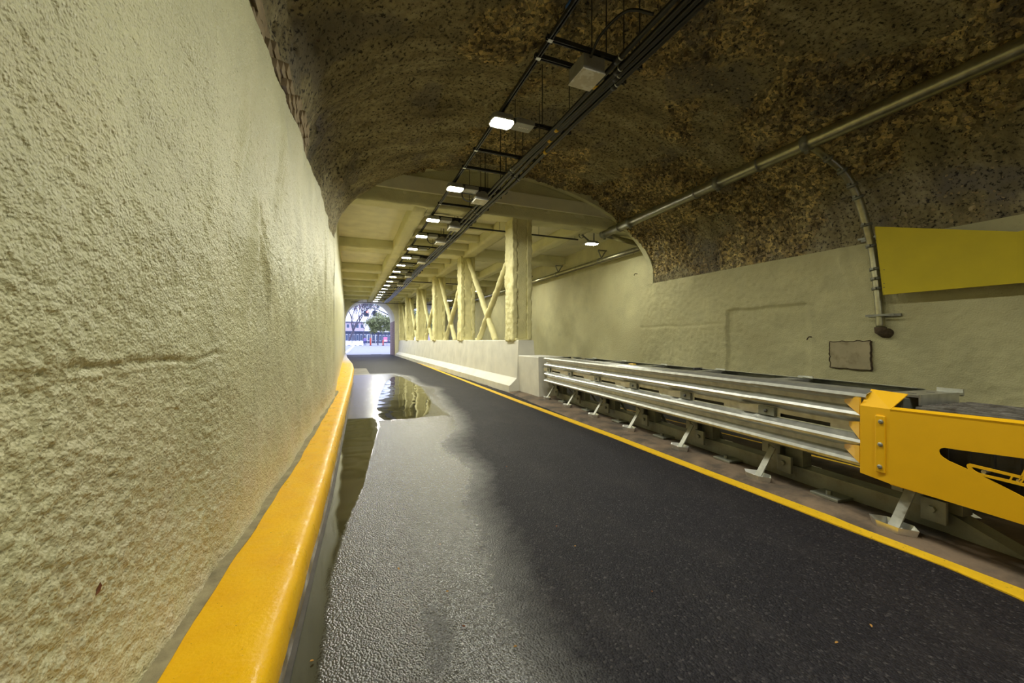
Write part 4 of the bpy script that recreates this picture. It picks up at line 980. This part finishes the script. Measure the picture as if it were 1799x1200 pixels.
# ------------------------------------------------------------------ litter
def leaf(name, p, ang, ln, m, label, nrm=(0, 0, 1)):
    w = ln * .28; v_ = [(-ln / 2, 0, 0), (-ln * .2, w, .004), (ln * .2, w * .8, .006), (ln / 2, 0, .004), (ln * .2, -w * .8, .006), (-ln * .2, -w, .004), (0, 0, -.001)]
    mb = MB(); mb.add(v_, [(6, i, (i + 1) % 6) for i in range(6)]); q = Vector(nrm).to_track_quat('Z', 'Y').to_matrix().to_4x4()
    return tag(mb.build(name, m, None, mtx=Matrix.Translation(p) @ q @ Matrix.Rotation(ang, 4, 'Z')), label, 'leaf')
p = at_x(170, 1035, -.555); leaf('fallen_leaf', p, 1.2, .03, 'leaf_brown', 'reddish brown leaf stuck to the rough left wall', (1, 0, 0))
p = at_z(275, 1120, .165); leaf('fallen_leaf', p, .6, .022, 'leaf_tan', 'tan leaf lying at the wall edge of the yellow kerb')
for k, (px, py) in enumerate([(815, 1101), (773, 957), (905, 1137), (978, 925), (700, 1000), (786, 1040), (1145, 1040), (1470, 1130), (1530, 1100), (890, 820), (548, 1162), (1010, 960)]):
    p = at_z(px, py, .008); leaf('leaf_fragment', p, k * 1.3, .016, 'leaf_tan' if k % 3 else 'leaf_brown', 'small dry leaf fragment lying on the asphalt lane')['group'] = 'leaf fragments on the road'

# ------------------------------------------------------------------ outside, beyond the exit
def gz(y): return max(0.0, (y - 36) * 0.0034)
mb = MB(); yy = [36.0, 45, 60, 80, 110, 160]
for y in yy: mb.v += [(-70, y, gz(y)), (-1.2, y, gz(y)), (3.8, y, gz(y)), (90, y, gz(y))]
for i in range(len(yy) - 1):
    for k in range(3): mb.f.append((i * 4 + k, i * 4 + k + 1, i * 4 + 5 + k, i * 4 + 4 + k))
struct(mb.build('ground', 'pale_concrete'), 'pale sunlit pavement outside the exit arch', 'ground')
def on_ground(px, d):
    r = ray(px, HORIZON); k = d / (r.y); return Vector((r.x * k, d, gz(d)))
a, b = on_ground(606, 37), on_ground(622, 78)
tag(MB().bar(a + Vector((0, 0, .05)), b + Vector((0, 0, .05)), .25, .12).build('street_kerb', 'white_barrier'), 'white kerb line running out from the exit arch', 'kerb')
def jersey(px0, px1, d, label, h=0.95):
    a, b = on_ground(px0, d), on_ground(px1, d); t = thing('road_barrier', tuple((a + b) / 2), label, 'barrier', 'white barriers across the street')
    dx = (b - a).normalized(); nx = Vector((dx.y, -dx.x, 0))
    pr = [(-.3, 0), (-.28, .12), (-.12, .35), (-.08, h), (.08, h), (.12, .35), (.28, .12), (.3, 0)]
    MB().prism_pts([a + nx * u + Vector((0, 0, z)) for u, z in pr], [b + nx * u + Vector((0, 0, z)) for u, z in pr]).build('body', 'white_barrier', t)
    for f in (.25, .75):
        c = a.lerp(b, f); MB().box(c.x - .25, c.x + .25, c.y - .32, c.y + .32, c.z, c.z + .1).build('foot_slot', 'building_dark', t)
jersey(598, 618, 84, 'white barrier segment beside the left jamb of the exit arch')
jersey(618.5, 638, 82, 'white barrier segment in front of the bare tree')
def traffic_light():
    d = 88; t = thing('traffic_signal', tuple(on_ground(700, d)), 'mast arm traffic signal with two black heads, one lit red', 'traffic light')
    arm = [at_y(px, py, d) for px, py in ((642, 541.5), (652, 541), (664, 544), (676, 550), (686, 555.5), (700, 562))]; base = on_ground(700, d)
    MB().tube(arm, [.07, .08, .09, .11, .13, .15], 8).build('mast_arm', 'signal_black', t, True)
    MB().tube([base, Vector((base.x, base.y, arm[-1].z + .6))], .18, 10).build('pole', 'signal_black', t, True)
    for px, lit in ((643.5, 1), (658.5, 0)):
        c = at_y(px, 551, d)
        for sx in (-.24, .24):
            h = MB().box(c.x + sx - .235, c.x + sx + .235, d - .12, d + .12, c.z - .6, c.z + .6).build('signal_head', 'signal_black', t)
            for k in range(3):
                zz = c.z + .38 - k * .38; red = lit and k == 0 and sx > 0
                MB().tube([(c.x + sx, d - .12, zz), (c.x + sx, d - .14, zz)], .19 if red else .13, 12).build('signal_lens', 'signal_red' if red else 'window_glass', h)
                MB().prism_pts([(c.x + sx - .16, d - .12, zz + .14), (c.x + sx + .16, d - .12, zz + .14), (c.x + sx + .14, d - .32, zz + .1), (c.x + sx - .14, d - .32, zz + .1)],
                               [(c.x + sx - .16, d - .12, zz + .16), (c.x + sx + .16, d - .12, zz + .16), (c.x + sx + .14, d - .32, zz + .12), (c.x + sx - .14, d - .32, zz + .12)]).build('visor', 'signal_black', h)
        MB().tube([(c.x, d, c.z + .6), (c.x, d, c.z + 1.15)], .05, 8).build('hanger', 'signal_black', t)
traffic_light()
def branch(mb, p, d, ln, r, depth, rg, spread=.55, tips=None):
    q = p + d * ln; mid = p.lerp(q, .5) + Vector((rg.uniform(-1, 1), rg.uniform(-1, 1), rg.uniform(-.3, .6))) * ln * .06
    mb.tube([p, mid, q], [r, r * .85, r * .7], 5, False)
    if tips is not None and depth <= 1: tips.append(q)
    if depth == 0: return
    for k in range(3 if depth > 2 else 2):
        nd = (d + Vector((rg.uniform(-1, 1), rg.uniform(-1, 1), rg.uniform(-.2, .7))) * spread * 1.25).normalized()
        branch(mb, q, nd, ln * rg.uniform(.65, .85), r * .62, depth - 1, rg, spread, tips)
def leaves(pts, n, size, spread, rg):
    mb = MB()
    for _ in range(n):
        c = rg.choice(pts) + Vector((rg.gauss(0, spread), rg.gauss(0, spread), rg.gauss(0, spread * .8)))
        a = Vector((rg.uniform(-1, 1), rg.uniform(-1, 1), rg.uniform(-1, 1))).normalized(); b = a.orthogonal().normalized(); s = size * rg.uniform(.6, 1.3)
        mb.add([c - a * s, c + b * s * .5, c + a * s, c - b * s * .5], [(0, 1, 2, 3)])
    return mb
def tree(px, d, h, depth, seed, label, leaf_m=None, nleaf=0, size=.14, lean=(0, 0, 1), r=.16, crown=None, group='trees beyond the exit'):
    base = on_ground(px, d); rg = random.Random(seed); t = thing('street_tree', tuple(base), label, 'tree', group)
    mb = MB(); tips = []; branch(mb, base, Vector(lean).normalized(), h * .3, r, depth, rg, .5, tips)
    mb.build('trunk', 'bark', t, True)
    if crown:
        cpts = []
        cc = base + Vector((0, 0, crown[0]))
        for _ in range(60):
            v = Vector((rg.gauss(0, 1), rg.gauss(0, 1), rg.gauss(0, 1))).normalized(); cpts.append(cc + Vector((v.x * crown[1], v.y * crown[1], v.z * crown[2])) * rg.uniform(.45, 1))
        tips = cpts
    if nleaf:
        o = leaves(tips, nleaf, size, .34, rg).build('foliage', leaf_m, t); o['kind'] = 'stuff'
tree(664, 86, 6.0, 2, 3, 'round leafy green tree with slim trunk behind the traffic signal', 'leaf_green', 8000, .15, crown=(4.5, 2.6, 1.9), r=.13)
tree(694, 92, 6.0, 2, 5, 'leafy green tree half hidden by the right jamb of the exit', 'leaf_green', 4500, .17, crown=(4.6, 2.3, 2.0), r=.13)
tree(611, 96, 11.0, 6, 8, 'dark bare leaning tree with forked branches', 'leaf_orange', 700, .13, lean=(.35, 0, 1), r=.26)
tree(600, 104, 11, 6, 21, 'bare tree with sparse orange leaves beside the left jamb', 'leaf_orange', 1500, .17, r=.13)
tree(640, 112, 13, 6, 31, 'tall hazy bare tree far behind the traffic signal', 'leaf_blue_green', 1400, .2, r=.13)
tree(622, 118, 13, 6, 41, 'tall twiggy tree far behind the bare leaning tree', 'leaf_orange', 900, .2, r=.13)
tree(735, 78, 8, 3, 51, 'pale green tree seen through the far lane arch', 'leaf_green', 5000, .18, crown=(5.5, 3.0, 2.6), r=.15)
tree(772, 86, 8, 3, 61, 'light green tree by the brick building through the far lane arch', 'leaf_green', 5000, .18, crown=(6.0, 3.0, 2.8), r=.15)
def building(px0, px1, d, h, m, label, rows, cols):
    a, b = on_ground(px0, d), on_ground(px1, d); t = thing('building', tuple((a + b) / 2), label, 'building')
    MB().box(a.x, b.x, d, d + 10, a.z, a.z + h).build('wall', m, t)
    MB().box(a.x - .3, b.x + .3, d - .4, d + 10.4, a.z + h, a.z + h + .35).build('roof_edge', 'building_dark', t)
    w = (b.x - a.x) / cols
    for r in range(rows):
        for c in range(cols):
            x = a.x + w * (c + .5); z = a.z + h * (r + .5) / rows
            f = MB().box(x - w * .32, x + w * .32, d - .06, d, z - h / rows * .3, z + h / rows * .3).build('window', 'white_barrier', t)
            MB().box(x - w * .28, x + w * .28, d - .08, d - .055, z - h / rows * .26, z + h / rows * .26).build('pane', 'window_glass', f)
building(606, 650, 132, 3.4, 'building_dark', 'low dark storefront building behind the bare tree', 1, 7)
building(653, 700, 134, 3.2, 'building_dark', 'low dark storefront building behind the green tree', 1, 8)
building(590, 640, 150, 7.0, 'building_pink', 'pink brick building far behind the bare trees', 3, 6)
building(742, 800, 96, 4.4, 'building_pink', 'pink brick building seen through the far lane arch', 1, 5)
def post(px, d, h, r, m, label, cat='bollard', group=None):
    b = on_ground(px, d); t = thing('bollard_post', tuple(b), label, cat, group)
    MB().tube([b, b + Vector((0, 0, h))], r, 12).build('shaft', m, t, True)
    MB().tube([b, b + Vector((0, 0, .08))], r * 1.8, 12).build('base', 'building_dark', t, True)
    MB().tube([b + Vector((0, 0, h)), b + Vector((0, 0, h + .08))], [r * 1.05, r * .4], 12).build('cap', m, t, True)
post(651, 82, 1.45, .14, 'red_post', 'red upright post between the barrier and the green tree')
post(673, 80, 1.05, .12, 'red_post', 'short red post beside the pink sign board')
for px in (645, 652.5, 660): post(px, 128, 2.6, .09, 'white_barrier', 'slim white post in front of the low storefront', 'post', 'white storefront posts')
b = on_ground(677, 81); t = thing('sign_board', tuple(b), 'pink and white sign board on two legs by the green tree', 'sign')
MB().box(b.x - .35, b.x + .35, b.y - .04, b.y + .04, b.z + .75, b.z + 1.7).build('board', 'pink_sign', t)
MB().box(b.x - .25, b.x + .25, b.y - .05, b.y - .04, b.z + .85, b.z + 1.15).build('white_field', 'white_barrier', t)
for s in (-.3, .3): MB().box(b.x + s - .03, b.x + s + .03, b.y - .03, b.y + .03, b.z, b.z + .8).build('leg', 'cloth_violet', t)
# pedestrian: one continuous skinned body
def person(px, d, h):
    b = on_ground(px, d); k = h / 1.7; t = thing('person', tuple(b), 'person in violet top and dark blue trousers walking past the white barrier', 'person')
    J = [(0, 0, .95), (0, 0, 1.2), (0, 0, 1.42), (0, 0, 1.5), (0, -.02, 1.6), (0, -.02, 1.70),
         (-.19, 0, 1.40), (-.26, .06, 1.12), (-.24, -.08, .90), (.19, 0, 1.40), (.27, -.06, 1.12), (.30, -.22, .95),
         (-.10, 0, .90), (-.13, -.06, .50), (-.14, .14, .09), (-.14, .02, .04), (.10, 0, .90), (.12, -.14, .50), (.12, -.18, .09), (.12, -.32, .04)]
    E = [(0, 1), (1, 2), (2, 3), (3, 4), (4, 5), (2, 6), (6, 7), (7, 8), (2, 9), (9, 10), (10, 11), (0, 12), (12, 13), (13, 14), (14, 15), (0, 16), (16, 17), (17, 18), (18, 19)]
    R = [.14, .14, .15, .055, .10, .07, .075, .05, .035, .075, .05, .035, .095, .065, .045, .04, .095, .065, .045, .04]
    me = bpy.data.meshes.new('body'); me.from_pydata([(x * k, y * k, z * k) for x, y, z in J], E, [])
    o = bpy.data.objects.new('body', me); C.objects.link(o)
    md = o.modifiers.new('skin', 'SKIN'); sd = o.modifiers.new('smooth', 'SUBSURF'); sd.levels = sd.render_levels = 1
    for i, sv in enumerate(me.skin_vertices[0].data): sv.radius = (R[i] * k, R[i] * k); sv.use_root = i == 0
    dg = bpy.context.evaluated_depsgraph_get(); m2 = bpy.data.meshes.new_from_object(o.evaluated_get(dg)); bpy.data.objects.remove(o)
    m2.transform(Matrix.Translation(b)); m2.materials.clear()
    for mm in ('cloth_blue', 'cloth_violet', 'skin'): m2.materials.append(M[mm])
    for p in m2.polygons:
        z = (p.center.z - b.z) / k; p.material_index = 0 if z < .93 else (1 if z < 1.47 else 2); p.use_smooth = True
    o = bpy.data.objects.new('body', m2); C.objects.link(o); o.parent = t; o.matrix_parent_inverse = Matrix.Translation(-t.location)
    MB().tube([b + Vector((0, 0, z)) * k for z in (1.62, 1.68, 1.73, 1.75)], [.11 * k, .115 * k, .08 * k, .02], 12).build('hair', 'hair_dark', t, True)
    MB().box(b.x + .30 * k, b.x + .42 * k, b.y - .32 * k, b.y - .14 * k, b.z + .62 * k, b.z + .92 * k).build('bag', 'signal_black', t, bevel=.02)
person(641.2, 83, 1.68)
